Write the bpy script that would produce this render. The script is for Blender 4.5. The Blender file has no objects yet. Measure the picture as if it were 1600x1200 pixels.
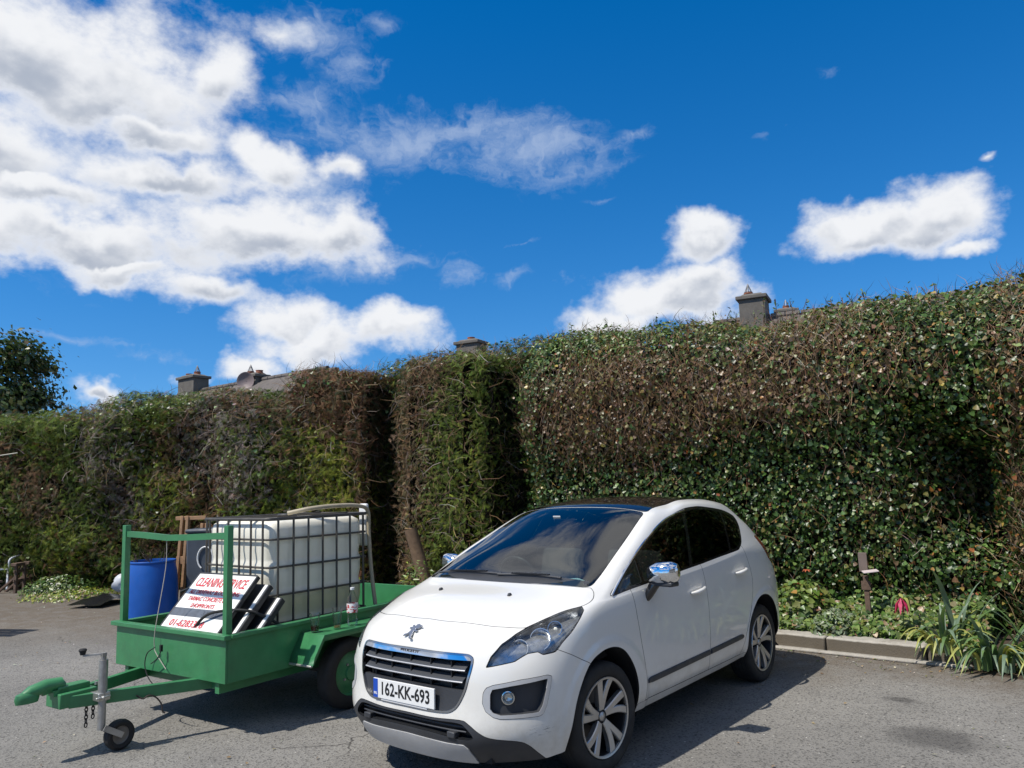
import bpy, bmesh, math, random
import numpy as np
from mathutils import Vector, Matrix
R = math.radians
rng = np.random.default_rng(7)
random.seed(7)
scene = bpy.context.scene
COL = scene.collection

# ------------------------------------------------------------------ camera
CAM = np.array([4.274, 3.571, 1.787])
YAW, PITCH, ROLL = R(218.50), R(7.49), R(-1.82)
fwd = Vector((math.cos(YAW)*math.cos(PITCH), math.sin(YAW)*math.cos(PITCH), math.sin(PITCH)))
rgt = Vector((math.sin(YAW), -math.cos(YAW), 0))
upv = rgt.cross(fwd)
r2 = rgt*math.cos(ROLL) + upv*math.sin(ROLL)
u2 = -rgt*math.sin(ROLL) + upv*math.cos(ROLL)
cam_d = bpy.data.cameras.new('camera')
cam = bpy.data.objects.new('camera', cam_d); COL.objects.link(cam)
M = Matrix((r2, u2, -fwd)).transposed().to_4x4()
M.translation = Vector(CAM)
cam.matrix_world = M
cam_d.sensor_width = 36.0
cam_d.lens = 36.0*1202.0/1600.0
cam_d.clip_start = .05; cam_d.clip_end = 2000
scene.camera = cam

# ------------------------------------------------------------------ light
SUN_TO = Vector((.523, -.183, .832)).normalized()
sun_d = bpy.data.lights.new('sun', 'SUN'); sun_d.energy = 5.0; sun_d.angle = R(.53); sun_d.color = (1, .95, .865)
sun = bpy.data.objects.new('sun', sun_d); COL.objects.link(sun)
sun.rotation_euler = SUN_TO.to_track_quat('Z', 'Y').to_euler()
sun.location = (8, -3, 14)
scene.view_settings.view_transform = 'Standard'
scene.view_settings.look = 'None'
scene.view_settings.exposure = 0.03
scene.view_settings.gamma = 1.0
scene.view_settings.use_curve_mapping = False
try:
    scene.cycles.max_bounces = 8; scene.cycles.transparent_max_bounces = 16
    scene.cycles.caustics_reflective = False; scene.cycles.caustics_refractive = False
    scene.cycles.use_denoising = True
except Exception: pass

class NT:
    """small helper round a node tree"""
    def __init__(s, tree): s.t = tree; s.n = tree.nodes; s.l = tree.links
    def node(s, typ, **kw):
        n = s.n.new(typ)
        for k, v in kw.items(): setattr(n, k, v)
        return n
    def put(s, sock, v):
        if v is None: return
        if hasattr(v, 'is_linked') or isinstance(v, bpy.types.NodeSocket): s.l.new(v, sock)
        else:
            if isinstance(v, (tuple, list)) and len(v) == 3 and sock.type == 'RGBA': v = (*v, 1)
            sock.default_value = v
    def math(s, op, a, b=None, c=None, clamp=False):
        n = s.node('ShaderNodeMath', operation=op, use_clamp=clamp)
        for i, v in enumerate((a, b, c)): s.put(n.inputs[i], v)
        return n.outputs[0]
    def vmath(s, op, a, b=None, out=0, scale=None):
        n = s.node('ShaderNodeVectorMath', operation=op)
        s.put(n.inputs[0], a); s.put(n.inputs[1], b)
        if scale is not None: s.put(n.inputs['Scale'], scale)
        return n.outputs[out]
    def noise(s, vec, scale=1., detail=4., rough=.5, lac=2., dist=0., out='Fac'):
        n = s.node('ShaderNodeTexNoise')
        s.put(n.inputs['Vector'], vec)
        for k, v in (('Scale', scale), ('Detail', detail), ('Roughness', rough), ('Lacunarity', lac), ('Distortion', dist)): n.inputs[k].default_value = v
        return n.outputs[out]
    def voro(s, vec, scale=1., feature='F1', out='Distance', rand=1.):
        n = s.node('ShaderNodeTexVoronoi', feature=feature)
        s.put(n.inputs['Vector'], vec); n.inputs['Scale'].default_value = scale; n.inputs['Randomness'].default_value = rand
        return n.outputs[out]
    def ramp(s, f, a, b, lo=0., hi=1., smooth=True):
        n = s.node('ShaderNodeMapRange', interpolation_type='SMOOTHSTEP' if smooth else 'LINEAR')
        s.put(n.inputs[0], f); n.inputs[1].default_value = a; n.inputs[2].default_value = b; n.inputs[3].default_value = lo; n.inputs[4].default_value = hi
        return n.outputs[0]
    def mix(s, f, a, b, blend='MIX'):
        n = s.node('ShaderNodeMix', data_type='RGBA', blend_type=blend)
        s.put(n.inputs[0], f); s.put(n.inputs[6], a); s.put(n.inputs[7], b)
        return n.outputs[2]
    def sep(s, v):
        n = s.node('ShaderNodeSeparateXYZ'); s.put(n.inputs[0], v); return n.outputs
    def comb(s, x=0., y=0., z=0.):
        n = s.node('ShaderNodeCombineXYZ')
        for i, v in enumerate((x, y, z)): s.put(n.inputs[i], v)
        return n.outputs[0]

# ------------------------------------------------------------------ world: Nishita sky with cumulus and a cirrus veil
world = bpy.data.worlds.new('World'); scene.world = world; world.use_nodes = True
wt = NT(world.node_tree); wt.n.clear()
sky = wt.node('ShaderNodeTexSky', sky_type='NISHITA', sun_disc=False)
sky.sun_elevation = math.asin(SUN_TO.z)
sky.sun_rotation = math.atan2(SUN_TO.x, SUN_TO.y)
sky.altitude = 60; sky.air_density = 1.0; sky.dust_density = 0.0; sky.ozone_density = 3.0
dirv = wt.node('ShaderNodeTexCoord').outputs['Generated']
rot = wt.node('ShaderNodeVectorRotate', rotation_type='Z_AXIS'); wt.put(rot.inputs['Vector'], dirv); rot.inputs['Angle'].default_value = -YAW
rx, ry, rz = wt.sep(rot.outputs[0])
az = wt.math('MULTIPLY', wt.math('ARCTAN2', ry, rx), -180/math.pi)     # degrees, + to the right of the yard's long axis
el = wt.math('MULTIPLY', wt.math('ARCSINE', rz), 180/math.pi)
def sky_angles(px, py):
    d = fwd + r2*((px-800)/1202.) - u2*((py-600)/1202.)
    d.normalize()
    a = math.degrees(math.atan2(d.y, d.x)) - math.degrees(YAW)
    a = (a+180) % 360 - 180
    return -a, math.degrees(math.asin(d.z))
# cumulus heaps: (azimuth, elevation, half width, half height, weight) in degrees, measured from the photograph once; the last four, above the view, are added for the windscreen to reflect
CUMULUS = [(-30.6, 27.3, 11.7, 4.6, 1.05), (-36.7, 21.5, 7.0, 4.3, 1.0), (-21.5, 28.1, 4.5, 2.9, 0.95), (-25.7, 24.1, 7.3, 2.0, 0.9), (-25.2, 21.4, 8.7, 1.7, 0.95), (-17.4, 22.7, 3.5, 2.1, 0.95), (-32.4, 19.3, 6.1, 1.7, 0.9), (-30.5, 16.7, 11.4, 2.5, 1.05), (-19.1, 18.3, 8.8, 2.7, 1.05), (-12.7, 18.1, 4.0, 2.3, 0.95), (-22.1, 14.2, 5.7, 1.8, 0.9), (-27.8, 14.9, 6.9, 1.2, 0.85), (-16.5, 31.4, 5.3, 2.3, 0.55), (-16.9, 12.3, 3.9, 2.2, 0.95), (-14.1, 10.9, 5.8, 1.9, 1.0), (-9.3, 11.2, 4.1, 2.0, 1.0), (-18.6, 8.7, 2.9, 1.3, 0.85), (-22.8, 8.1, 2.5, 0.9, 0.6), (-28.3, 7.5, 2.3, 0.9, 0.8), (-13.0, 23.2, 2.4, 1.5, 0.6), (11.8, 13.7, 5.9, 2.4, 1.05), (7.9, 11.9, 4.2, 1.9, 0.95), (14.6, 14.2, 3.1, 2.0, 0.95), (14.8, 17.2, 3.0, 1.8, 0.95), (29.6, 16.8, 3.9, 2.3, 1.05), (24.8, 16.2, 4.3, 2.0, 1.0), (27.6, 16.4, 4.4, 2.0, 1.0), (31.9, 14.2, 2.1, 0.9, 0.7), (33.1, 19.1, 1.4, 0.7, 0.6), (-22, 45, 15, 6.5, 1.05), (-38, 38, 12, 5, 1.0), (9, 53, 17, 7, 1.05), (28, 42, 8, 3, 0.9)]
WISPS = [(-15.6, 31.1, 5.8, 2.7, 0.85), (-11.7, 29.5, 3.9, 2.4, 0.75), (-3.9, 15.6, 2.9, 1.7, 0.85), (-0.2, 15.1, 3.4, 1.0, 0.75), (-11.8, 16.0, 5.3, 1.8, 0.7), (-29.2, 21.8, 18.4, 11.1, 0.75), (-15.1, 21.3, 9.6, 5.9, 0.55), (-7.4, 24.8, 13.0, 3.0, 0.9), (1.6, 24.3, 8.4, 3.0, 0.9), (5.5, 23.3, 5.9, 1.7, 0.7), (10.0, 24.9, 2.9, 1.1, 0.6), (7.4, 20.9, 3.4, 0.6, 0.5), (-7.5, 16.6, 6.8, 1.4, 0.6), (-31.3, 10.3, 6.0, 0.7, 0.7), (-24.5, 9.5, 7.6, 0.9, 0.5), (-15.1, 27.6, 5.8, 2.4, 0.6), (-9.3, 32.4, 3.0, 1.5, 0.5), (3.2, 26.2, 4.5, 1.7, 0.5), (19.4, 24.2, 3.1, 0.7, 0.45), (24.2, 27.4, 2.5, 1.5, 0.25), (1.3, 17.6, 4.4, 0.5, 0.35)]
azel = wt.comb(az, el, 0.)
warp = wt.noise(dirv, 9., 5., .55, out='Color')
wv = wt.vmath('SUBTRACT', warp, (.5, .5, .5))
def blobs(lst, warp_deg, heights=False):
    p = wt.vmath('ADD', azel, wt.vmath('SCALE', wv, scale=warp_deg))
    tot = None; num = None
    for a, e, ra, re, w in lst:
        q = wt.vmath('MULTIPLY', wt.vmath('SUBTRACT', p, (a, e, 0)), (1/ra, 1/re, 0))
        v = wt.math('SUBTRACT', w, wt.vmath('LENGTH', q, out=1))
        tot = v if tot is None else wt.math('SMOOTH_MAX', tot, v, .25)
        if heights:
            hgt = wt.vmath('DOT_PRODUCT', q, (-.2, 1, 0), out=1)
            if num is None: num, top = hgt, v
            else:                                        # height within the nearest heap
                sel = wt.ramp(wt.math('SUBTRACT', v, top), -.18, .18); top = wt.math('MAXIMUM', top, v)
                num = wt.math('ADD', wt.math('MULTIPLY', num, wt.math('SUBTRACT', 1., sel)), wt.math('MULTIPLY', hgt, sel))
    return (tot, num) if heights else tot
# far outside the picture the sky goes on with the same kind of broken cumulus
roll_n = wt.noise(wt.vmath('MULTIPLY', dirv, (1, 1, 2.4)), 2.6, 3., .5)
outside = wt.math('MAXIMUM', wt.ramp(wt.math('ABSOLUTE', az), 40, 58), wt.ramp(el, 35, 43))
elsewhere = wt.math('SUBTRACT', wt.math('MULTIPLY', wt.ramp(roll_n, .42, .68), 1.6), .5)
elsewhere = wt.math('ADD', wt.math('MULTIPLY', elsewhere, outside), wt.math('MULTIPLY', wt.math('SUBTRACT', 1., outside), -2.))
Fb, hgt = blobs(CUMULUS, 6.5, True)
F = wt.math('MAXIMUM', Fb, elsewhere)
sq = wt.vmath('MULTIPLY', dirv, (1, 1, 1.5))
fine = wt.noise(sq, 13., 10., .62)
dens = wt.math('ADD', F, wt.math('MULTIPLY', wt.math('SUBTRACT', fine, .5), 1.7))
mask = wt.math('POWER', wt.ramp(dens, -.18, .60), .9)
# light and shade: relief towards the sun, greyer undersides where the heap is thick
b1 = wt.noise(sq, 9., 5., .5)
b2 = wt.noise(wt.vmath('ADD', sq, (.020, -.010, .040)), 9., 5., .5)
relief = wt.math('MULTIPLY', wt.math('SUBTRACT', b1, b2), 1.0)
thick = wt.ramp(dens, .15, .8)
lit = wt.math('ADD', wt.math('MULTIPLY_ADD', wt.ramp(wt.math('ADD', hgt, wt.math('MULTIPLY', wt.math('SUBTRACT', b1, .5), 1.3)), -.75, .55), .80, .10), wt.math('ADD', relief, wt.math('MULTIPLY', wt.math('SUBTRACT', fine, .5), .9)))
shade = wt.math('SUBTRACT', 1., wt.math('MULTIPLY', thick, wt.math('SUBTRACT', .95, lit, clamp=True)))
ccol = wt.mix(wt.ramp(shade, .12, .95), (.42, .47, .565), (.87, .885, .915))
# wisps: thin, stretched
wn = wt.noise(wt.vmath('MULTIPLY', wt.vmath('ADD', azel, wt.vmath('SCALE', wv, scale=3.)), (.05, .17, 1)), 2.2, 7., .62)
Wm = wt.math('ADD', blobs(WISPS, 3.5), wt.math('MULTIPLY', wt.math('SUBTRACT', wn, .5), 2.2))
wisp = wt.math('MULTIPLY', wt.ramp(Wm, .0, 1.1), .62)
dx_, dy_, dz_ = wt.sep(dirv)
wt.put(sky.inputs['Vector'], wt.vmath('NORMALIZE', wt.comb(dx_, dy_, wt.math('MULTIPLY_ADD', wt.math('MAXIMUM', dz_, 0.), .90, .10))))   # very clear air: no milky band at the horizon
hs = wt.node('ShaderNodeHueSaturation'); wt.put(hs.inputs['Color'], sky.outputs[0])
hs.inputs['Saturation'].default_value = 1.42; hs.inputs['Value'].default_value = 1.46; hs.inputs['Hue'].default_value = .504
K = 1/.10
c0 = wt.mix(wisp, hs.outputs[0], (.50*K, .60*K, .78*K))
cscaled = wt.vmath('SCALE', ccol, scale=K)
cfin = wt.mix(mask, c0, cscaled)
bg = wt.node('ShaderNodeBackground'); wt.put(bg.inputs[0], cfin); bg.inputs[1].default_value = .10
try:
    world.cycles.sampling_method = 'MANUAL'; world.cycles.sample_map_resolution = 512
except Exception: pass
out = wt.node('ShaderNodeOutputWorld'); wt.l.new(bg.outputs[0], out.inputs[0])
# ------------------------------------------------------------------ materials
MATS = {}
def mat(name, base=(.5,.5,.5), rough=.5, metal=0., coat=0., spec=.5, vary=0., vscale=6., bump=0., bscale=40., dirt=None, dirt_amt=.5, attr=None, trans=0., extra=None, emit=None):
    """procedural principled material: noise-varied colour, optional dirt layer, fine bump, vertex colour, leaf translucency"""
    if name in MATS: return MATS[name]
    m = bpy.data.materials.new(name); m.use_nodes = True; MATS[name] = m
    t = NT(m.node_tree); t.n.clear()
    o = t.node('ShaderNodeOutputMaterial'); b = t.node('ShaderNodeBsdfPrincipled')
    pos = t.node('ShaderNodeNewGeometry').outputs['Position']
    obj = t.node('ShaderNodeTexCoord').outputs['Object']
    c = t.node('ShaderNodeRGB').outputs[0]; c.default_value = (*base, 1)
    if attr:
        a = t.node('ShaderNodeAttribute', attribute_name=attr); c = a.outputs['Color']
    if vary:
        n = t.noise(obj, vscale, 5., .6)
        c = t.mix(1., c, t.comb(*[t.ramp(n, .25, .75, 1-vary, 1+vary, False)]*3), 'MULTIPLY')
    if dirt:
        n = t.noise(obj, 3.1, 7., .68)
        c = t.mix(t.ramp(n, .48, .78, 0, dirt_amt), c, dirt)
    if extra: c = extra(t, c, obj, pos)
    t.put(b.inputs['Base Color'], c)
    rsock = rough
    if vary or dirt: rsock = t.ramp(t.noise(obj, 9., 4., .6), .3, .7, max(0., rough-.08), min(1., rough+.1), False)
    t.put(b.inputs['Roughness'], rsock)
    b.inputs['Metallic'].default_value = metal
    b.inputs['Coat Weight'].default_value = coat; b.inputs['Coat Roughness'].default_value = .03
    b.inputs['Specular IOR Level'].default_value = spec
    if emit: b.inputs['Emission Color'].default_value = (*emit, 1); b.inputs['Emission Strength'].default_value = 1.
    if bump:
        bn = t.node('ShaderNodeBump'); bn.inputs['Strength'].default_value = bump; bn.inputs['Distance'].default_value = .01
        t.put(bn.inputs['Height'], t.noise(obj, bscale, 6., .6)); t.l.new(bn.outputs[0], b.inputs['Normal'])
    sh = b.outputs[0]
    if trans:
        tr = t.node('ShaderNodeBsdfTranslucent'); t.put(tr.inputs[0], t.mix(1., c, (1.25, 1.3, .7), 'MULTIPLY'))
        mx = t.node('ShaderNodeMixShader'); mx.inputs[0].default_value = trans
        t.l.new(sh, mx.inputs[1]); t.l.new(tr.outputs[0], mx.inputs[2]); sh = mx.outputs[0]
    t.l.new(sh, o.inputs[0])
    return m
def glass(name, tint=(.9,.95,.93), refl=1.0, rough=0., ior=1.5):
    """thin pane: tinted transparency under a Fresnel reflection"""
    if name in MATS: return MATS[name]
    m = bpy.data.materials.new(name); m.use_nodes = True; MATS[name] = m
    t = NT(m.node_tree); t.n.clear()
    o = t.node('ShaderNodeOutputMaterial')
    tr = t.node('ShaderNodeBsdfTransparent'); tr.inputs[0].default_value = (*tint, 1)
    gl = t.node('ShaderNodeBsdfGlossy'); gl.inputs['Roughness'].default_value = rough
    fr = t.node('ShaderNodeFresnel'); fr.inputs[0].default_value = ior
    mx = t.node('ShaderNodeMixShader'); t.put(mx.inputs[0], t.math('MULTIPLY', fr.outputs[0], refl, clamp=True))
    t.l.new(tr.outputs[0], mx.inputs[1]); t.l.new(gl.outputs[0], mx.inputs[2]); t.l.new(mx.outputs[0], o.inputs[0])
    return m

# ------------------------------------------------------------------ objects
def link(name, me, m=None, parent=None, loc=None, rot=None):
    o = bpy.data.objects.new(name, me); COL.objects.link(o)
    if m is not None and me is not None and not len(me.materials): me.materials.append(m)
    if parent is not None: o.parent = parent
    if loc is not None: o.location = loc
    if rot is not None: o.rotation_euler = rot
    return o
def tag(o, label=None, cat=None, group=None, kind=None):
    if label: o['label'] = label
    if cat: o['category'] = cat
    if group: o['group'] = group
    if kind: o['kind'] = kind
    return o
def thing(name, label, cat, loc=(0,0,0), rz=0., group=None):
    o = bpy.data.objects.new(name, None); COL.objects.link(o)
    o.location = loc; o.rotation_euler = (0, 0, rz); o.empty_display_size = .1
    return tag(o, label, cat, group)
def np_mesh(name, V, T, N=None, col=None, smooth=True):
    me = bpy.data.meshes.new(name)
    V = np.ascontiguousarray(V, dtype=np.float32); T = np.ascontiguousarray(T, dtype=np.int32)
    k = T.shape[1]
    me.vertices.add(len(V)); me.vertices.foreach_set('co', V.ravel())
    me.loops.add(T.size); me.loops.foreach_set('vertex_index', T.ravel())
    me.polygons.add(len(T)); me.polygons.foreach_set('loop_start', np.arange(0, T.size, k, dtype=np.int32))
    if smooth: me.polygons.foreach_set('use_smooth', np.ones(len(T), dtype=bool))
    me.update(calc_edges=True)
    if col is not None:
        a = me.color_attributes.new('Col', 'FLOAT_COLOR', 'POINT')
        c = np.ones((len(V), 4), np.float32); c[:, :3] = col; a.data.foreach_set('color', c.ravel())
    if N is not None:
        try: me.normals_split_custom_set_from_vertices(np.asarray(N, dtype=np.float32).tolist())
        except Exception: pass
    return me
class MB:
    """collects simple solids, builds ONE mesh"""
    def __init__(s): s.v = []; s.f = []
    def add(s, V, F):
        o = len(s.v); s.v += [tuple(p) for p in V]; s.f += [tuple(i+o for i in f) for f in F]; return s
    def box(s, c, size, rot=None, taper=None):
        hx, hy, hz = (q/2 for q in size); P = []
        for z in (-hz, hz):
            k = 1. if (taper is None or z < 0) else taper
            P += [Vector((x*k, y*k, z)) for x, y in ((-hx,-hy),(hx,-hy),(hx,hy),(-hx,hy))]
        if rot is not None:
            q = rot if isinstance(rot, Matrix) else Matrix.Rotation(rot[2],3,'Z') @ Matrix.Rotation(rot[1],3,'Y') @ Matrix.Rotation(rot[0],3,'X')
            P = [q @ p for p in P]
        c = Vector(c); P = [p+c for p in P]
        return s.add(P, [(0,3,2,1),(4,5,6,7),(0,1,5,4),(1,2,6,5),(2,3,7,6),(3,0,4,7)])
    def beam(s, a, b, w, h, up=(0,0,1)):
        """rectangular bar from a to b, w across, h along up"""
        a, b = Vector(a), Vector(b); d = (b-a); L = d.length; d.normalize()
        sd = d.cross(Vector(up)); sd.normalize(); u = sd.cross(d)
        return s.box((a+b)/2, (L, w, h), Matrix((d, -sd, u)).transposed() if False else Matrix((d, sd*-1, u)).transposed())
    def tube(s, pts, r, n=8, cap=True, closed=False):
        pts = [Vector(p) for p in pts]; k = len(pts); rs = r if isinstance(r, (list, tuple)) else [r]*k
        up = Vector((0,0,1)); V = []; prev = None
        for i, p in enumerate(pts):
            if closed: d = pts[(i+1) % k]-pts[i-1]
            else: d = pts[min(i+1,k-1)]-pts[max(i-1,0)]
            if d.length < 1e-9: d = Vector((0,0,1))
            d.normalize()
            if prev is None:
                a = d.cross(up)
                if a.length < .05: a = d.cross(Vector((1,0,0)))
            else: a = prev - d*prev.dot(d)
            a.normalize(); prev = a; b = d.cross(a)
            V += [p + (a*math.cos(2*math.pi*j/n) + b*math.sin(2*math.pi*j/n))*rs[i] for j in range(n)]
        F = []
        m = k if closed else k-1
        for i in range(m):
            for j in range(n):
                q = (i+1) % k
                F.append((i*n+j, i*n+(j+1)%n, q*n+(j+1)%n, q*n+j))
        if cap and not closed: F.append(tuple(range(n-1,-1,-1))); F.append(tuple(range((k-1)*n, k*n)))
        return s.add(V, F)
    def lathe(s, prof, n=24, frame=None, closed=False, cap=False):
        """prof: (radius, height) pairs; revolved about local z, then moved by frame (Matrix)"""
        V = []; k = len(prof)
        for r, h in prof:
            for j in range(n):
                a = 2*math.pi*j/n; V.append(Vector((r*math.cos(a), r*math.sin(a), h)))
        if frame is not None: V = [frame @ v for v in V]
        F = []
        for i in range(k if closed else k-1):
            for j in range(n):
                q = (i+1) % k
                F.append((i*n+j, i*n+(j+1)%n, q*n+(j+1)%n, q*n+j))
        if cap and not closed:
            if prof[0][0] > 1e-6: F.append(tuple(range(n-1,-1,-1)))
            if prof[-1][0] > 1e-6: F.append(tuple(range((k-1)*n, k*n)))
        return s.add(V, F)
    def prism(s, poly, frame, depth):
        """2-D outline in the frame's xy plane, extruded along its z"""
        n = len(poly)
        V = [frame @ Vector((x, y, 0)) for x, y in poly] + [frame @ Vector((x, y, depth)) for x, y in poly]
        F = [tuple(range(n-1,-1,-1)), tuple(range(n, 2*n))] + [(i, (i+1)%n, (i+1)%n+n, i+n) for i in range(n)]
        return s.add(V, F)
    def mesh(s, name, smooth=None, weld=False):
        me = bpy.data.meshes.new(name); me.from_pydata([tuple(v) for v in s.v], [], s.f)
        bm = bmesh.new(); bm.from_mesh(me)
        if weld: bmesh.ops.remove_doubles(bm, verts=bm.verts, dist=1e-5)
        bmesh.ops.recalc_face_normals(bm, faces=bm.faces)
        bm.to_mesh(me); bm.free()
        if smooth is not None:
            me.polygons.foreach_set('use_smooth', [True]*len(me.polygons)); me.set_sharp_from_angle(angle=R(smooth))
        return me
    def build(s, name, m, parent=None, smooth=35, bevel=0., loc=None, rot=None, weld=False):
        o = link(name, s.mesh(name, smooth, weld), m, parent, loc, rot)
        if bevel:
            b = o.modifiers.new('bevel', 'BEVEL'); b.width = bevel; b.segments = 2; b.limit_method = 'ANGLE'; b.angle_limit = R(40)
        return o
def frame(origin, x, y):
    x = Vector(x).normalized(); y = Vector(y); y = (y - x*y.dot(x)).normalized(); z = x.cross(y)
    m = Matrix((x, y, z)).transposed().to_4x4(); m.translation = Vector(origin); return m
def spline(pts, n=8, closed=False):
    """Catmull-Rom through the points (any dimension)"""
    P = np.array(pts, float); k = len(P); out = []
    for i in range(k if closed else k-1):
        if closed: a, b, c, d = (P[(i+j) % k] for j in (-1, 0, 1, 2))
        else:
            b, c = P[i], P[i+1]; a = P[i-1] if i > 0 else 2*b-c; d = P[i+2] if i+2 < k else 2*c-b
        for j in range(n):
            t = j/n; out.append(.5*((2*b)+(-a+c)*t+(2*a-5*b+4*c-d)*t*t+(-a+3*b-3*c+d)*t**3))
    if not closed: out.append(P[-1])
    return np.array(out)
def text_mesh(body, size, bold=0., extrude=.0008, align='CENTER', shear=0., spacing=1.):
    cu = bpy.data.curves.new('t', 'FONT'); cu.body = body; cu.size = size; cu.align_x = align; cu.align_y = 'CENTER'
    cu.offset = bold; cu.extrude = extrude; cu.shear = shear; cu.space_character = spacing; cu.resolution_u = 3
    o = bpy.data.objects.new('t', cu); COL.objects.link(o)
    dg = bpy.context.evaluated_depsgraph_get()
    me = bpy.data.meshes.new_from_object(o.evaluated_get(dg))
    bpy.data.objects.remove(o); bpy.data.curves.remove(cu)
    return me
def lettering(name, body, size, origin, x, y, m, parent, sx=1., fit=None, **kw):
    me = text_mesh(body, size, **kw)
    if fit is not None:
        xs = [v.co.x for v in me.vertices]; w = max(xs)-min(xs); sx = fit/w
    fr = frame(origin, x, y) @ Matrix.Diagonal((sx, 1, 1, 1))
    me.transform(fr); me.update()
    return link(name, me, m, parent)

# lattice noise for shaping things in numpy
def _hash(ix, iy, iz, seed):
    h = (ix.astype(np.int64)*374761393 + iy.astype(np.int64)*668265263 + iz.astype(np.int64)*1274126177 + seed*97531) & 0xffffffff
    h = ((h ^ (h >> 13))*1274126177) & 0xffffffff
    return ((h ^ (h >> 16)) & 0xffff)/65535.
def vnoise(P, scale=1., seed=0):
    P = np.asarray(P, float)*scale; i = np.floor(P).astype(np.int64); f = P-i; f = f*f*(3-2*f); o = 0
    for dx in (0, 1):
        for dy in (0, 1):
            for dz in (0, 1):
                w = (f[..., 0] if dx else 1-f[..., 0])*(f[..., 1] if dy else 1-f[..., 1])*(f[..., 2] if dz else 1-f[..., 2])
                o = o + w*_hash(i[..., 0]+dx, i[..., 1]+dy, i[..., 2]+dz, seed)
    return o*2-1
def fbm(P, scale=1., seed=0, octv=4, gain=.5):
    a = 1.; s = 0.; t = 0.
    for k in range(octv): s = s + a*vnoise(P, scale*2**k, seed+k*17); t += a; a *= gain
    return s/t
# ------------------------------------------------------------------ ground
def _asphalt(t, c, obj, pos):
    x, y, z = t.sep(pos)
    big = t.noise(pos, .35, 5., .6); mid = t.noise(pos, 1.7, 6., .62)
    agg = t.voro(pos, 85., out='Color'); aggd = t.voro(pos, 85.)
    r, g, b = t.sep(agg)
    base = t.mix(t.ramp(big, .35, .68), (.178, .170, .155), (.232, .222, .202))
    base = t.mix(t.ramp(mid, .42, .75, 0, .45), base, (.125, .120, .112))
    base = t.mix(t.math('MULTIPLY', t.ramp(r, .55, 1., 0, .55), t.ramp(aggd, .004, .009, 1., .2)), base, (.40, .385, .36))
    base = t.mix(t.math('MULTIPLY', t.ramp(g, .62, 1., 0, .75), 1.), base, (.055, .053, .050))
    spk = t.voro(pos, 23., out='Color'); sd = t.voro(pos, 23.); s0, s1, s2 = t.sep(spk)
    base = t.mix(t.math('MULTIPLY', t.math('GREATER_THAN', s0, .90), t.ramp(sd, .10, .17, .8, 0.)), base, (.55, .53, .48))
    # earth washed out along the hedge, the kerb and the far corner
    n = t.noise(pos, .9, 7., .65); n2 = t.noise(pos, 5., 6., .65)
    wob = t.math('MULTIPLY', t.math('SUBTRACT', n, .5), 2.6)
    kerbd = t.math('ADD', x, wob)                                    # near the kerb x = -4
    e1 = t.math('MULTIPLY', t.ramp(kerbd, -3.9, -2.6, 1., 0.), t.ramp(y, -2., .5))
    far = t.math('ADD', t.math('ADD', t.math('MULTIPLY', x, -.75), t.math('MULTIPLY', y, -.62)), wob)
    e2 = t.ramp(far, 3.4, 6.6)
    e = t.math('MULTIPLY', t.math('MAXIMUM', e1, e2), t.ramp(n2, .25, .62, .35, 1.))
    base = t.mix(t.math('MULTIPLY', e, .72), base, (.105, .078, .052))
    # oil stains
    for px, py, r_, k in ((-1.75, 2.35, .42, .6), (-2.6, 1.95, .16, .6), (-.9, 3.0, .5, .35), (1.2, .2, .6, .25)):
        d = t.vmath('LENGTH', t.vmath('MULTIPLY', t.vmath('SUBTRACT', pos, (px, py, 0)), (1.25, 1, 0)), out=1)
        d = t.math('ADD', d, t.math('MULTIPLY', t.math('SUBTRACT', t.noise(pos, 6., 5., .6), .5), .35))
        base = t.mix(t.ramp(d, r_*.35, r_, k, 0.), base, (.045, .043, .042))
    # hairline cracks
    w = t.vmath('ADD', pos, t.vmath('SCALE', t.noise(pos, 1.3, 4., .6, out='Color'), scale=.9))
    cr = t.voro(w, .33, 'DISTANCE_TO_EDGE')
    return t.mix(t.math('MULTIPLY', t.ramp(cr, .0015, .005, .75, 0.), t.ramp(t.noise(pos, .45, 2., .5), .56, .64)), base, (.03, .028, .026))
def asphalt():
    m = mat('asphalt', rough=.92, bump=.0, extra=_asphalt, spec=.25)
    t = NT(m.node_tree); b = next(n for n in t.n if n.type == 'BSDF_PRINCIPLED')
    pos = t.node('ShaderNodeNewGeometry').outputs['Position']
    bn = t.node('ShaderNodeBump'); bn.inputs['Strength'].default_value = .55; bn.inputs['Distance'].default_value = .006
    h = t.math('ADD', t.voro(pos, 85.), t.math('MULTIPLY', t.noise(pos, 300., 3., .6), .5))
    t.put(bn.inputs['Height'], h); t.l.new(bn.outputs[0], b.inputs['Normal'])
    return m
m_ = MB(); n = 60; ext = 160.
xs = np.concatenate([[-ext], np.linspace(-8, 8, 41), [ext]]); ys = np.concatenate([[-ext], np.linspace(-20, 8, 71), [ext]])
GX, GY = np.meshgrid(xs, ys, indexing='ij'); PZ = .012*fbm(np.stack([GX, GY, 0*GX], -1), .7, 3) * (np.abs(GX) < 50)*(np.abs(GY) < 50)
# flat where the wheels stand
PZ *= np.clip((np.hypot((GX+1.3)/3.2, (GY+.8)/3.6)-.8)/.4, 0, 1)
PZ = np.minimum(PZ, .004)
nx, ny = GX.shape; idx = np.arange(nx*ny).reshape(nx, ny)
Q = np.stack([idx[:-1, :-1], idx[1:, :-1], idx[1:, 1:], idx[:-1, 1:]], -1).reshape(-1, 4)
tag(link('ground', np_mesh('ground', np.stack([GX, GY, PZ], -1).reshape(-1, 3), Q), asphalt()), 'grey asphalt yard, worn and stained, with earth along the hedge', kind='structure')

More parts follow.
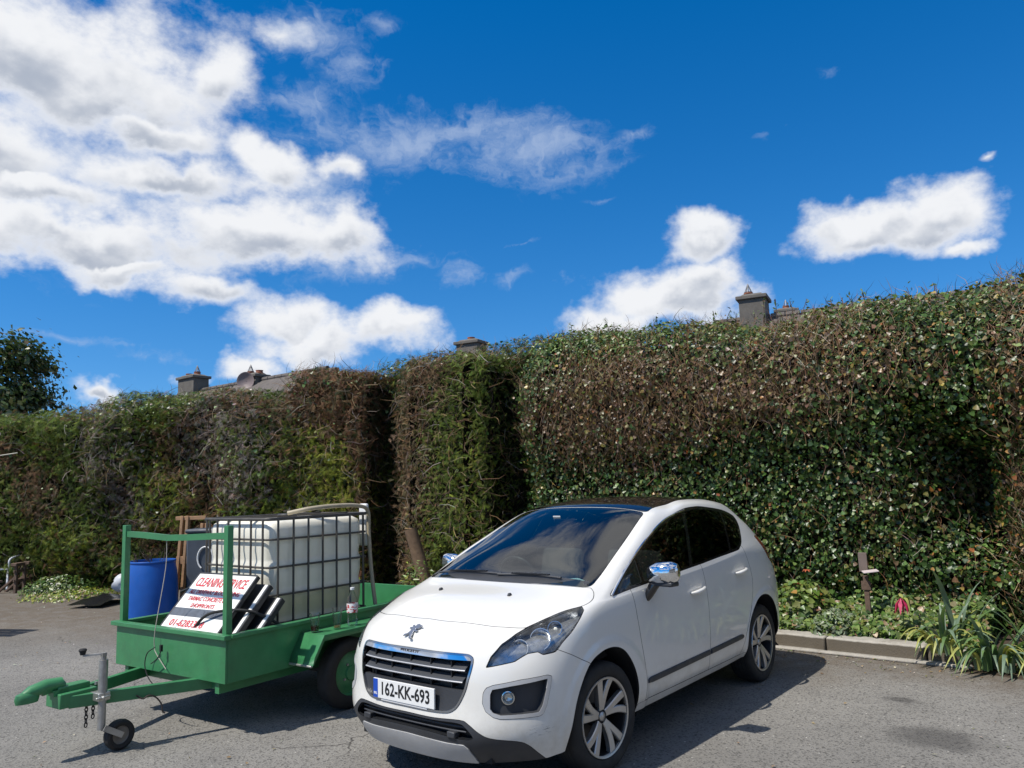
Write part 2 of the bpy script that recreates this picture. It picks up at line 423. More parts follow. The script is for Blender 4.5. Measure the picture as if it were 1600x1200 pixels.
# kerb: precast lengths on a haunch, and the planting bed behind it
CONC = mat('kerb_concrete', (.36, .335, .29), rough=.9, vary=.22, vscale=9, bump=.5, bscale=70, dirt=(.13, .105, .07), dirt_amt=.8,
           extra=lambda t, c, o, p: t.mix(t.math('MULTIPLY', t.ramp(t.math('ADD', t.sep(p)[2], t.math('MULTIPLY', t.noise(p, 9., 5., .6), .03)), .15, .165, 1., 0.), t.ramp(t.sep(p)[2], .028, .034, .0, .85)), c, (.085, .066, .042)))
kerb = thing('kerb', 'weathered concrete kerb edging the planting bed right of the car', 'kerb', (-4.1, 0, 0)); kerb['kind'] = 'structure'
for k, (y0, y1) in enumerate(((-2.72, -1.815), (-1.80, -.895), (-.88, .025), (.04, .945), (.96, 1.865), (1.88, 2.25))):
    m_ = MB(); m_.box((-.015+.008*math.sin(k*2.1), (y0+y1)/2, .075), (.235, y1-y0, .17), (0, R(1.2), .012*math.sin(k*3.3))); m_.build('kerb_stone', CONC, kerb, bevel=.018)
m_ = MB(); m_.box((.135, -.25, .012), (.07, 5.0, .03)); m_.build('kerb_haunch', CONC, kerb, bevel=.012)
SOIL = mat('bed_soil', (.055, .038, .024), rough=1., vary=.4, vscale=14, bump=.8, bscale=30)
m_ = MB(); P = []; F = []; nx, ny = 10, 60
for i in range(nx+1):
    for j in range(ny+1):
        x = -4.19-1.3*i/nx; y = -3.2+7.6*j/ny
        P.append((x, y, .125+.03*i/nx+.03*float(vnoise(np.array([x*5, y*5, 0.])))))
for i in range(nx):
    for j in range(ny): a = i*(ny+1)+j; F.append((a, a+1, a+ny+2, a+ny+1))
tag(m_.add(P, F).build('soil_bed', SOIL, None), kind='structure')
m_ = MB(); P = []; F = []                     # bare earth sloping down at the bed's open end
for i in range(9):
    for j in range(13):
        x = -5.0+1.25*i/8; y = 2.2+2.6*j/12; P.append((x, y, .004+.12*max(0, 1-(x+5.0)/1.15)+.012*float(vnoise(np.array([x*6, y*6, 1.])))))
for i in range(8):
    for j in range(12): a = i*13+j; F.append((a, a+1, a+14, a+13))
tag(m_.add(P, F).build('earth_bank', SOIL, None), kind='structure')

# ------------------------------------------------------------------ houses beyond the hedge (their stacks and ridges show above it)
REND = mat('grey_render', (.125, .113, .098), rough=.9, vary=.25, vscale=2.5, bump=.3, bscale=30, dirt=(.09, .085, .075), dirt_amt=.7)
TILE = mat('concrete_roof_tile', (.11, .095, .085), rough=.85, vary=.25, vscale=3, bump=.6, bscale=12)
TERRA = mat('terracotta', (.30, .11, .06), rough=.8, vary=.25, vscale=10)
GLZ = mat('window_glass_dark', (.02, .025, .03), rough=.08)
WHT = mat('white_upvc', (.7, .7, .69), rough=.4)
def house(name, label, loc, rz, L, Dp, eave, ridge, stacks, dish=None, wallmat=None):
    h = thing(name, label, 'house', loc, rz, group='houses round the yard')
    wm = wallmat or REND
    m_ = MB(); hl, hd = L/2, Dp/2
    V = [(-hl,-hd,0),(hl,-hd,0),(hl,hd,0),(-hl,hd,0),(-hl,-hd,eave),(hl,-hd,eave),(hl,hd,eave),(-hl,hd,eave),(-hl,0,ridge-.12),(hl,0,ridge-.12)]
    w = m_.add(V, [(0,1,5,4),(2,3,7,6),(1,2,6,9,5),(3,0,4,8,7),(0,3,2,1)]).build('wall', wm, h)
    m_ = MB(); o = .3; e = eave-.12; t_ = .14
    for s_ in (1, -1):
        a = [(-hl-o, s_*(hd+o), e), (hl+o, s_*(hd+o), e), (hl+o, 0, ridge), (-hl-o, 0, ridge)]
        m_.add(a+[(x, y, z+t_) for x, y, z in a], [(0,1,2,3),(4,5,6,7),(0,1,5,4),(1,2,6,5),(2,3,7,6),(3,0,4,7)])
    rf = m_.build('roof', TILE, h)
    m_ = MB()
    for k in range(int(L/.45)): x = -hl+.22+k*.45; m_.tube([(x-.21, 0, ridge+t_-.01), (x+.21, 0, ridge+t_-.01)], .11, 8)
    m_.build('ridge_tiles', TILE, rf)
    for sx, sz, sw, sd, pots in stacks:
        m_ = MB(); m_.box((sx, 0, (ridge-1.+sz)/2), (sw, sd, sz-ridge+1.)); ch = m_.build('chimney', REND, h, bevel=.02)
        m_ = MB(); m_.box((sx, 0, sz+.05), (sw+.16, sd+.16, .12)); m_.box((sx, 0, sz+.14), (sw+.02, sd+.02, .10), taper=.7); m_.build('chimney_cap', REND, ch, bevel=.02)
        for px, cone in pots:
            m_ = MB(); m_.lathe([(.15, .0), (.16, .04), (.14, .06), (.13, .10), (.15, .11), (.15, .14), (.09, .14)], 14, Matrix.Translation((sx+px, 0, sz+.15))); pt = m_.build('chimney_pot', TERRA, ch)
            if cone:
                m_ = MB()
                for k in range(8):
                    a = 2*math.pi*k/8; m_.tube([(sx+px+.13*math.cos(a), .13*math.sin(a), sz+.28), (sx+px, 0, sz+.60)], .010, 5)
                m_.lathe([(.135, sz+.28), (.12, sz+.30), (.135, sz+.32)], 14, Matrix.Translation((sx+px, 0, 0))); m_.build('wire_cowl', mat('wire_grey', (.25, .24, .23), rough=.5, metal=.6), ch)
    if dish:
        m_ = MB(); f_ = frame((dish[0], -.5, dish[1]), (.85, .5, 0), (0, 0, 1)); m_.lathe([(.0, .0), (.18, .02), (.30, .06), (.36, .10), (.37, .10), (.30, .05), (.0, -.012)], 26, f_); m_.tube([(dish[0], -.5, dish[1]), (dish[0], -.3, ridge-.3)], .02, 6); m_.build('satellite_dish', mat('dish_grey', (.22, .17, .16), rough=.5), h)
    for k in range(max(1, int(L//3.2))):
        x = -hl+1.6+k*3.2
        for z in ((1.5,) if eave < 3.4 else (1.5, 4.1)):
            for s_ in (-1, 1):
                m_ = MB(); m_.box((x, s_*(hd+.01), z), (1.25, .06, 1.15)); wi = m_.build('window', WHT, h, bevel=.01)
                for q in (-.31, .31): mm_ = MB(); mm_.box((x+q, s_*(hd+.035), z), (.54, .03, 1.02)); mm_.build('pane', GLZ, wi)
    return h
def sky_point(px, py, dist):
    d = fwd + r2*((px-800)/1202.) - u2*((py-600)/1202.)
    h = math.hypot(d.x, d.y); return Vector(CAM) + d*(dist/h)
def ridge_house(name, label, pA, pB, extra, eave, stacks, dish=None):
    """house whose ridge runs A->B; stacks given as (point, top z, along, across, pots)"""
    A, B = pA.copy(), pB.copy(); z = (A.z+B.z)/2; d = (B-A); d.z = 0; L = d.length; d.normalize()
    A -= d*extra[0]; B += d*extra[1]; c = (A+B)/2; rz = math.atan2(d.y, d.x)
    st = []
    for p, tz, a, b, pots in stacks: st.append(((p-c).dot(d), tz, a, b, pots))
    ds = None if dish is None else ((dish-c).dot(d), dish.z)
    return house(name, label, (c.x, c.y, 0), rz, (B-A).length, 7.2, eave, z, st, ds)
a = sky_point(322, 613, 36.0); b = sky_point(427, 596, 32.0); a.z = b.z = 6.22
ridge_house('house', 'grey house with chimney and dish behind the hedge at left', a, b, (2.2, 3.5), 3.6,
            [(sky_point(277, 590, 36.5), 6.92, 1.25, .75, ((-.35, False), (.3, True))), (sky_point(398, 590, 33.), 6.48, .95, .6, ((-.3, True), (.3, False)))], sky_point(379, 595, 32.5))
a = sky_point(690, 556, 30.); b = sky_point(790, 550, 28.5); a.z = b.z = 6.4
ridge_house('house', 'house showing only its chimney cap above the hedge behind the clipped column', a, b, (1.6, 1.6), 3.6, [(sky_point(735, 540, 29.2), 7.2, .95, .7, ((0., False),))])
a = sky_point(1246, 493, 25.4); b = sky_point(1520, 461, 25.4); a.z = b.z = 6.72
ridge_house('house', 'house with tall grey chimney above the ivy hedge at right', a, b, (2.6, 2.), 3.6, [(sky_point(1180, 478, 25.8), 7.42, .80, .95, ((-.15, True),))])
a = sky_point(1195, 505, 36.); b = sky_point(1262, 500, 36.); a.z = b.z = 8.6
ridge_house('house', 'further house with a low tiled cap peeping right of the tall chimney', a, b, (1., 1.), 5.2, [(sky_point(1229, 492, 35.), 9.05, .9, .6, ((0., True),))])
# the pale house across the yard, behind the viewer: it lights the shaded side of the car and shows in the chrome
CREAM = mat('cream_render', (.42, .39, .34), rough=.85, vary=.08, vscale=3)
house('house', 'pale rendered house facing the yard from behind the viewer', (6., 17.5, 0), R(-8), 17., 8., 5.2, 7.8, [(-6., 8.6, .9, .6, ((0., False),))], None, CREAM)
# ------------------------------------------------------------------ the car: a B-spline skin, cut into panels
# rows bottom -> roof, columns nose centre -> round the side -> tail centre (half car, metres, x forward from the front axle)
ROWS=[
 [(.85,0,.21),(.835,.27,.21),(.77,.50,.215),(.62,.69,.22),(.45,.80,.235),(.05,.81,.27),(-.35,.835,.28),(-.85,.845,.285),(-1.37,.845,.287),(-1.85,.845,.29),(-2.25,.845,.30),(-2.613,.83,.30),(-3.0,.78,.30),(-3.24,.64,.31),(-3.34,.38,.31),(-3.36,0,.31)],
 [(.915,0,.36),(.905,.27,.36),(.86,.52,.36),(.70,.72,.36),(.46,.835,.37),(.05,.865,.38),(-.35,.875,.38),(-.85,.882,.38),(-1.37,.885,.38),(-1.85,.885,.38),(-2.25,.885,.38),(-2.613,.88,.38),(-3.0,.84,.38),(-3.28,.69,.38),(-3.40,.4,.38),(-3.42,0,.38)],
 [(.90,0,.52),(.895,.27,.52),(.85,.52,.52),(.70,.73,.52),(.44,.85,.52),(.05,.875,.53),(-.35,.888,.53),(-.85,.895,.53),(-1.37,.898,.53),(-1.85,.898,.53),(-2.25,.898,.53),(-2.613,.90,.53),(-3.0,.855,.53),(-3.31,.71,.53),(-3.42,.42,.53),(-3.45,0,.53)],
 [(.89,0,.68),(.885,.27,.68),(.835,.52,.68),(.68,.73,.68),(.42,.855,.68),(.05,.878,.68),(-.35,.888,.68),(-.85,.895,.68),(-1.37,.897,.68),(-1.85,.897,.68),(-2.25,.90,.68),(-2.613,.905,.68),(-3.0,.865,.68),(-3.30,.715,.68),(-3.40,.42,.68),(-3.43,0,.68)],
 [(.865,0,.80),(.86,.27,.80),(.80,.52,.79),(.64,.725,.79),(.38,.855,.80),(.04,.877,.80),(-.35,.886,.80),(-.85,.893,.80),(-1.37,.895,.80),(-1.85,.895,.80),(-2.25,.90,.80),(-2.613,.907,.80),(-2.98,.868,.80),(-3.26,.72,.80),(-3.34,.42,.80),(-3.36,0,.80)],
 [(.82,0,.905),(.815,.27,.90),(.735,.52,.885),(.57,.72,.885),(.33,.845,.905),(.03,.868,.92),(-.35,.88,.92),(-.85,.888,.92),(-1.37,.89,.92),(-1.85,.89,.92),(-2.25,.895,.92),(-2.613,.90,.92),(-2.96,.86,.92),(-3.20,.72,.93),(-3.27,.42,.95),(-3.29,0,.95)],
 [(.70,0,.958),(.695,.27,.956),(.62,.52,.945),(.46,.70,.945),(.24,.825,.978),(-.02,.855,.995),(-.36,.868,1.0),(-.86,.878,1.01),(-1.38,.88,1.03),(-1.86,.88,1.05),(-2.25,.882,1.06),(-2.6,.88,1.06),(-2.92,.84,1.06),(-3.13,.71,1.06),(-3.19,.42,1.08),(-3.21,0,1.08)],
 [(.38,0,1.065),(.38,.27,1.058),(.36,.52,1.037),(.27,.70,1.015),(.10,.805,1.03),(-.06,.84,1.035),(-.38,.856,1.045),(-.88,.868,1.07),(-1.40,.87,1.09),(-1.88,.868,1.12),(-2.26,.866,1.15),(-2.58,.855,1.16),(-2.87,.815,1.16),(-3.07,.69,1.17),(-3.13,.41,1.18),(-3.15,0,1.18)],
 [(.02,0,1.117),(.02,.27,1.118),(.02,.52,1.115),(.0,.70,1.105),(-.09,.785,1.085),(-.13,.825,1.068),(-.43,.845,1.075),(-.93,.857,1.10),(-1.43,.86,1.12),(-1.9,.857,1.15),(-2.26,.845,1.20),(-2.55,.82,1.24),(-2.80,.775,1.25),(-2.98,.66,1.26),(-3.05,.4,1.27),(-3.07,0,1.27)],
 [(-.33,0,1.277),(-.33,.27,1.274),(-.335,.50,1.263),(-.35,.65,1.245),(-.385,.752,1.242),(-.47,.789,1.222),(-.67,.80,1.222),(-1.05,.805,1.24),(-1.48,.807,1.26),(-1.92,.805,1.28),(-2.27,.795,1.31),(-2.52,.775,1.33),(-2.74,.73,1.34),(-2.90,.62,1.35),(-2.97,.38,1.36),(-2.99,0,1.36)],
 [(-.68,0,1.437),(-.68,.26,1.432),(-.69,.47,1.418),(-.70,.61,1.397),(-.735,.705,1.388),(-.83,.741,1.373),(-.99,.750,1.370),(-1.23,.752,1.385),(-1.53,.752,1.40),(-1.92,.75,1.41),(-2.26,.742,1.42),(-2.48,.722,1.42),(-2.67,.68,1.42),(-2.82,.58,1.43),(-2.89,.36,1.44),(-2.91,0,1.44)],
 [(-1.04,0,1.588),(-1.04,.25,1.583),(-1.05,.44,1.571),(-1.065,.57,1.55),(-1.095,.642,1.535),(-1.18,.677,1.520),(-1.29,.688,1.524),(-1.43,.689,1.542),(-1.6,.687,1.555),(-1.92,.685,1.557),(-2.24,.683,1.52),(-2.44,.665,1.495),(-2.60,.625,1.50),(-2.74,.53,1.515),(-2.81,.34,1.53),(-2.83,0,1.535)],
 [(-1.25,0,1.632),(-1.26,.23,1.628),(-1.29,.39,1.618),(-1.315,.493,1.605),(-1.365,.566,1.588),(-1.43,.598,1.582),(-1.50,.609,1.590),(-1.59,.615,1.602),(-1.72,.617,1.609),(-1.95,.617,1.605),(-2.2,.615,1.59),(-2.36,.60,1.575),(-2.48,.56,1.57),(-2.58,.48,1.575),(-2.63,.3,1.582),(-2.65,0,1.585)],
 [(-1.45,0,1.652),(-1.46,.15,1.651),(-1.48,.25,1.646),(-1.51,.33,1.641),(-1.55,.39,1.634),(-1.6,.41,1.632),(-1.65,.415,1.635),(-1.72,.415,1.638),(-1.82,.415,1.637),(-1.97,.415,1.634),(-2.12,.415,1.628),(-2.24,.40,1.619),(-2.32,.37,1.615),(-2.38,.31,1.613),(-2.42,.2,1.612),(-2.43,0,1.612)],
 [(x,0,z) for x,z in ((-1.6,1.659),(-1.61,1.659),(-1.63,1.659),(-1.66,1.659),(-1.7,1.658),(-1.74,1.657),(-1.78,1.656),(-1.83,1.655),(-1.9,1.653),(-1.98,1.65),(-2.05,1.646),(-2.1,1.642),(-2.15,1.638),(-2.18,1.635),(-2.2,1.633),(-2.21,1.632))],
]
def _pad(G):
    M=np.array([1,-1,1.])
    G=np.concatenate([G[:,1:2]*M,G,G[:,-2:-1]*M],1)            # mirror at front and rear centre
    return np.concatenate([2*G[:1]-G[1:2],G,G[-2:-1]*M],0)      # bottom extrapolated, mirrored over the roof centre
def _limit(G):
    P=_pad(G)
    A=(P[:,:-2]+4*P[:,1:-1]+P[:,2:])/6
    return (A[:-2]+4*A[1:-1]+A[2:])/6
def _basis(counts):
    t=[];k=[]
    for i,n in enumerate(counts):
        a=np.arange(n)/n; t.append(a);k.append(np.full(n,i))
    t.append([1.]);k.append([len(counts)-1])
    t=np.concatenate(t);k=np.concatenate(k).astype(int)
    b=np.stack([(1-t)**3,3*t**3-6*t**2+4,-3*t**3+3*t**2+3*t+1,t**3],-1)/6
    d=np.stack([-(1-t)**2,3*t**2-4*t,-3*t**2+2*t+1,t**2],-1)/2
    return k,b,d
def car_grid(step=.0125,its=3):
    T=np.array(ROWS,float); G=T.copy()
    for _ in range(its): G=G+.9*(T-_limit(G)); G[:,0,1]=0;G[:,-1,1]=0;G[-1,:,1]=0
    cu=np.maximum(4,np.ceil(np.linalg.norm(np.diff(T[:12],axis=1),axis=2).max(0)/step)).astype(int)
    cv=np.maximum(4,np.ceil(np.linalg.norm(np.diff(T,axis=0),axis=2).max(1)/step)).astype(int)
    P=_pad(G)
    ku,bu,du=_basis(cu); kv,bv,dv=_basis(cv)
    def ev(bv,bu):
        R=sum(bv[:,a,None,None]*P[kv+a] for a in range(4))
        return sum(bu[None,:,a,None]*R[:,ku+a] for a in range(4))
    V=ev(bv,bu); Du=ev(bv,du); Dv=ev(dv,bu)
    N=np.cross(Du,Dv); L=np.linalg.norm(N,axis=2,keepdims=True); N=N/np.maximum(L,1e-12)
    # wheel-arch flares
    for cx in (0.,-2.613):
        r=np.hypot(V[...,0]-cx,V[...,2]-.335)
        w=np.clip((.50-r)/.05,0,1)*(V[...,1]>.5)*np.clip((.95-V[...,2])/.1,0,1); w=w*w*(3-2*w)
        V[...,1]+=.010*w
    # normals from the grid itself after the flare
    gu=np.gradient(V,axis=1); gv=np.gradient(V,axis=0); N2=np.cross(gu,gv); L2=np.linalg.norm(N2,axis=2,keepdims=True)
    ok=(L2>1e-10)
    N=np.where(ok,N2/np.maximum(L2,1e-12),N)
    N[:,0,1]=0; N[:,-1,1]=0; N[-1]=[0,0,1]
    N/=np.maximum(np.linalg.norm(N,axis=2,keepdims=True),1e-12)
    return V,N
def tris(nv,nu):
    i=np.arange(nv*nu).reshape(nv,nu)
    a,b,c,d=i[:-1,:-1],i[:-1,1:],i[1:,1:],i[1:,:-1]
    return np.concatenate([np.stack([a,b,c],-1).reshape(-1,3),np.stack([a,c,d],-1).reshape(-1,3)])
# ------------------------------------------------------------------ hedges
def frames_from(nrm, up, spin):
    """rotation matrices whose z follows nrm and y leans to up, spun about z"""
    z = nrm/np.maximum(np.linalg.norm(nrm, axis=1, keepdims=True), 1e-9)
    x = np.cross(up, z); x /= np.maximum(np.linalg.norm(x, axis=1, keepdims=True), 1e-9); y = np.cross(z, x)
    c, s = np.cos(spin)[:, None], np.sin(spin)[:, None]
    return np.stack([x*c+y*s, y*c-x*s, z], 2)
def scatter(tv, tf, pos, Rm, size, bend=None):
    """many copies of a small template in one mesh (numpy)"""
    n = len(pos); k = len(tv)
    V = np.einsum('nij,kj->nki', Rm, tv)*size[:, None, None]+pos[:, None, :]
    F = (tf[None]+(np.arange(n)*k)[:, None, None]).reshape(-1, tf.shape[1])
    return V.reshape(-1, 3), F
IVY_V = np.array([(0,0,0),(-.48,.10,.02),(-.40,.48,.10),(0,1.,-.06),(.40,.48,.10),(.48,.10,.02),(0,.42,-.04)], float); IVY_V[:, 1] -= .4
IVY_F = np.array([(6,0,1),(6,1,2),(6,2,3),(6,3,4),(6,4,5),(6,5,0)])
LAN_V = np.array([(0,0,0),(-.20,.35,.05),(0,1,-.08),(.20,.35,.05)], float); LAN_V[:, 1] -= .3
LAN_F = np.array([(0,1,2),(0,2,3)])
def frond():
    V = []; F = []
    def blade(a, b, w):
        a, b = np.array(a, float), np.array(b, float); d = b-a; s = np.array([-d[1], d[0], 0.]); s = s/np.linalg.norm(s)*w; o = len(V)
        V.extend([a-s*.6, a+s*.6, b]); F.append((o, o+1, o+2))
    blade((0,-.2,0), (0,1,-.10), .05)
    for k, (y, L) in enumerate(((.05,.42),(.25,.46),(.45,.40),(.65,.30))):
        for sg in (-1, 1): blade((0, y, 0), (sg*L*.72, y+L*.72, .05*sg-.05), .055)
    return np.array(V), np.array(F)
FRO_V, FRO_F = frond()
TW_V = np.array([(-.011,0,0),(.011,0,0),(.05,.35,.09),(.07,.35,.09),(.03,.7,.05),(.046,.7,.05),(-.08,1.,.16)], float)
TW_F = np.array([(0,1,3),(0,3,2),(2,3,5),(2,5,4),(4,5,6)])
LEAFY = mat('ivy_leaf', attr='Col', rough=.38, spec=.5, trans=.22)
CONIF = mat('conifer_spray', attr='Col', rough=.75, spec=.25, trans=.18)
TWIGM = mat('dead_twig', attr='Col', rough=.85, spec=.2)
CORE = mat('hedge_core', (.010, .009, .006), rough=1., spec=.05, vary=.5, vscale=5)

def hedge_surface(plan, ztop, depth, relief, seed, ds=.10):
    """plan: front line (x,y) pairs; returns grid over front face, rounded top and back, plus parameters"""
    P = spline(plan, 10) if len(plan) > 2 else np.linspace(plan[0], plan[1], 12)
    seg = np.r_[0, np.cumsum(np.hypot(*np.diff(P, axis=0).T))]; L = seg[-1]
    s = np.linspace(0, L, max(8, int(L/ds))); X = np.interp(s, seg, P[:, 0]); Y = np.interp(s, seg, P[:, 1])
    tx, ty = np.gradient(X), np.gradient(Y); q = np.hypot(tx, ty); nx, ny = -ty/q, tx/q      # outward normal (left of travel)
    if (nx*(CAM[0]-X)+ny*(CAM[1]-Y)).mean() < 0: nx, ny = -nx, -ny
    rr = .38; prof = []                                # (t outward, z factor/offset)
    for z in np.arange(0, 1.0001, .028): prof.append((0., z, 0))
    for a in np.linspace(0, math.pi/2, 6)[1:]: prof.append((-rr*(1-math.cos(a)), 1., rr*math.sin(a)))
    for d in np.arange(.12, depth-rr, .12): prof.append((-rr-d, 1., rr))
    prof.append((-depth, 1., rr*.6)); prof.append((-depth, .5, 0)); prof.append((-depth, 0., 0))
    prof = np.array(prof)
    zt = np.array([ztop(a) for a in s]) if callable(ztop) else np.full(len(s), ztop)
    hx = zt-rr
    Z = prof[:, 1][:, None]*hx[None]+prof[:, 2][:, None]; O = np.repeat(prof[:, 0][:, None], len(s), 1)
    V = np.stack([X[None]+nx[None]*O, Y[None]+ny[None]*O, Z], -1)
    fr = (prof[:, 0] > -depth+.01)[:, None]*np.ones(len(s))[None]
    out = np.stack([np.repeat(nx[None], len(prof), 0), np.repeat(ny[None], len(prof), 0), np.zeros_like(Z)], -1)
    w = np.clip((prof[:, 2]/rr), 0, 1)[:, None, None]; out = out*(1-w)+np.array([0, 0, 1.])*w
    disp = relief(V, np.repeat(s[None], len(prof), 0), Z)*fr*(1-.6*w[..., 0])
    V = V+out*disp[..., None]
    return V, s, Z
def surf_points(V, n, seed, keep=None):
    """n random points on a grid surface by area, with normals"""
    g = np.random.default_rng(seed)
    a, b, c, d = V[:-1, :-1], V[:-1, 1:], V[1:, 1:], V[1:, :-1]
    nr = np.cross(c-a, d-b); ar = np.linalg.norm(nr, axis=2)/2; mask = ar if keep is None else ar*keep
    pr = (mask/mask.sum()).ravel(); k = g.choice(len(pr), n, p=pr); i, j = np.unravel_index(k, ar.shape)
    u, v = g.random(n)[:, None], g.random(n)[:, None]
    P = a[i, j]*(1-u)*(1-v)+b[i, j]*u*(1-v)+c[i, j]*u*v+d[i, j]*(1-u)*v
    N = nr[i, j]/np.maximum(2*ar[i, j][:, None], 1e-9)
    return P, N
def end_cap(V, depth, seed):
    """flat-ish end walls of a hedge block, running straight back from the front profile; each with its inward direction"""
    caps = []
    for j, nb in ((0, 1), (-1, -2)):
        E = V[:, j]; k = int(np.argmax(E[:, 2] > E[:, 2].max()-.06))+1; E = E[:k]
        inn = (V[:k, nb]-V[:k, j]).mean(0); inn[2] = 0; inn /= np.linalg.norm(inn)
        back = V[-1, j]-V[0, j]; back[2] = 0; back /= np.linalg.norm(back); t = np.linspace(0, 1, 12)
        G = E[:, None, :]+back[None, None]*(depth*.92*t)[None, :, None]
        G = G-inn*(.10*fbm(G, 2.2, seed+5)*np.clip(t*5, 0, 1)[None])[..., None]
        caps.append((G, inn))
    return caps
def palette(cols, n, g, jit=.25):
    cols = np.array(cols, float); c = cols[g.integers(0, len(cols), n)]
    return np.clip(c*(1+jit*(g.random((n, 1))*2-1))*(1+.12*(g.random((n, 3))*2-1)), 0, 1)
IVYC = [(0.026, 0.058, 0.011), (0.036, 0.078, 0.014), (0.045, 0.092, 0.018), (0.02, 0.044, 0.01), (0.064, 0.117, 0.024)]
IVYL = [(0.124, 0.2, 0.048), (0.166, 0.235, 0.069), (0.097, 0.164, 0.039), (0.206, 0.258, 0.088)]
AUT = [(.32,.18,.05),(.28,.10,.03),(.36,.26,.07),(.20,.11,.05)]
GRN = [(0.103, 0.151, 0.023), (0.133, 0.177, 0.029), (0.082, 0.124, 0.021), (0.16, 0.201, 0.032)]
LIME = [(0.184, 0.216, 0.023), (0.233, 0.263, 0.029), (0.151, 0.184, 0.021), (0.267, 0.287, 0.039)]
BRN = [(.165,.098,.050),(.125,.074,.040),(.20,.122,.062),(.145,.10,.062)]
RUST = [(.20,.095,.045),(.165,.080,.042),(.14,.075,.042)]
GREY = [(0.24, 0.203, 0.173), (0.188, 0.158, 0.135), (0.3, 0.255, 0.217), (0.15, 0.123, 0.102)]
TAN = [(0.263, 0.188, 0.106), (0.213, 0.144, 0.081), (0.312, 0.225, 0.125)]
DKG = [(0.035, 0.052, 0.014), (0.043, 0.064, 0.016), (0.031, 0.043, 0.014)]
OLIVE = [(.14,.13,.03),(.18,.16,.04),(.11,.11,.03)]
def blob(a, b, c, ra, rb): return np.clip(1.35-np.hypot((a-c[0])/ra, (b-c[1])/rb), 0, 1)
def plant(parent, name, kindset, P, N, g, classes, size, out_jit, material, tv, tf, lean=.6, droop=0., spin=None):
    """scatter one kind of leaf; classes -> (n,) integer palette index per point"""
    n = len(P)
    d = N+lean*(g.random((n, 3))*2-1); d[:, 2] += .10
    up = np.zeros((n, 3)); up[:, 2] = 1.; up += .35*(g.random((n, 3))*2-1)
    Rm = frames_from(d, up, (g.random(n)*2-1)*(math.pi if spin is None else spin))
    pos = P+N*(out_jit[0]+(out_jit[1]-out_jit[0])*g.random((n, 1)))
    sz = size[0]+(size[1]-size[0])*g.random(n)**1.4
    V, F = scatter(tv, tf, pos, Rm, sz)
    col = np.zeros((n, 3))
    for k, pal in enumerate(kindset):
        m = classes == k
        if m.any(): col[m] = palette(pal, int(m.sum()), g)
    o = link(name, np_mesh(name, V, F, None, np.repeat(col, len(tv), 0), smooth=False), material, parent); o['kind'] = 'stuff'
    return o
def pick(probs, g):
    """probs (n,k) -> class index"""
    p = np.maximum(probs, 1e-6); p /= p.sum(1, keepdims=True); return (g.random((len(p), 1)) > np.cumsum(p, 1)).sum(1).clip(0, p.shape[1]-1)
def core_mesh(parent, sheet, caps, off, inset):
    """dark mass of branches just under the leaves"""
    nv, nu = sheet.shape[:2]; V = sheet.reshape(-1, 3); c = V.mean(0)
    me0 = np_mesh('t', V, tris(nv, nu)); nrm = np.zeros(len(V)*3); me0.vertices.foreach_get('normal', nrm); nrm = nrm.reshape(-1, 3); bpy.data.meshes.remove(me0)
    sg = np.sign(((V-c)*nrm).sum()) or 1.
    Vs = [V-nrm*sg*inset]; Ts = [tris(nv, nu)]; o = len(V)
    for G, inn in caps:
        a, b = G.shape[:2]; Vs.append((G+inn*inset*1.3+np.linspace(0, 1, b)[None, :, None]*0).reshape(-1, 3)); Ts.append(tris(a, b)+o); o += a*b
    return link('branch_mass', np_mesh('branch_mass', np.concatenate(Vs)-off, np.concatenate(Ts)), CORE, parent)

def facing(P, N):
    """normals turned outwards (to the yard or up)"""
    s = np.sign(((CAM-P)*N).sum(1)); s[s == 0] = 1; up = np.abs(N[:, 2]) > .6
    s = np.where(up, np.sign(N[:, 2]), s); return N*s[:, None]

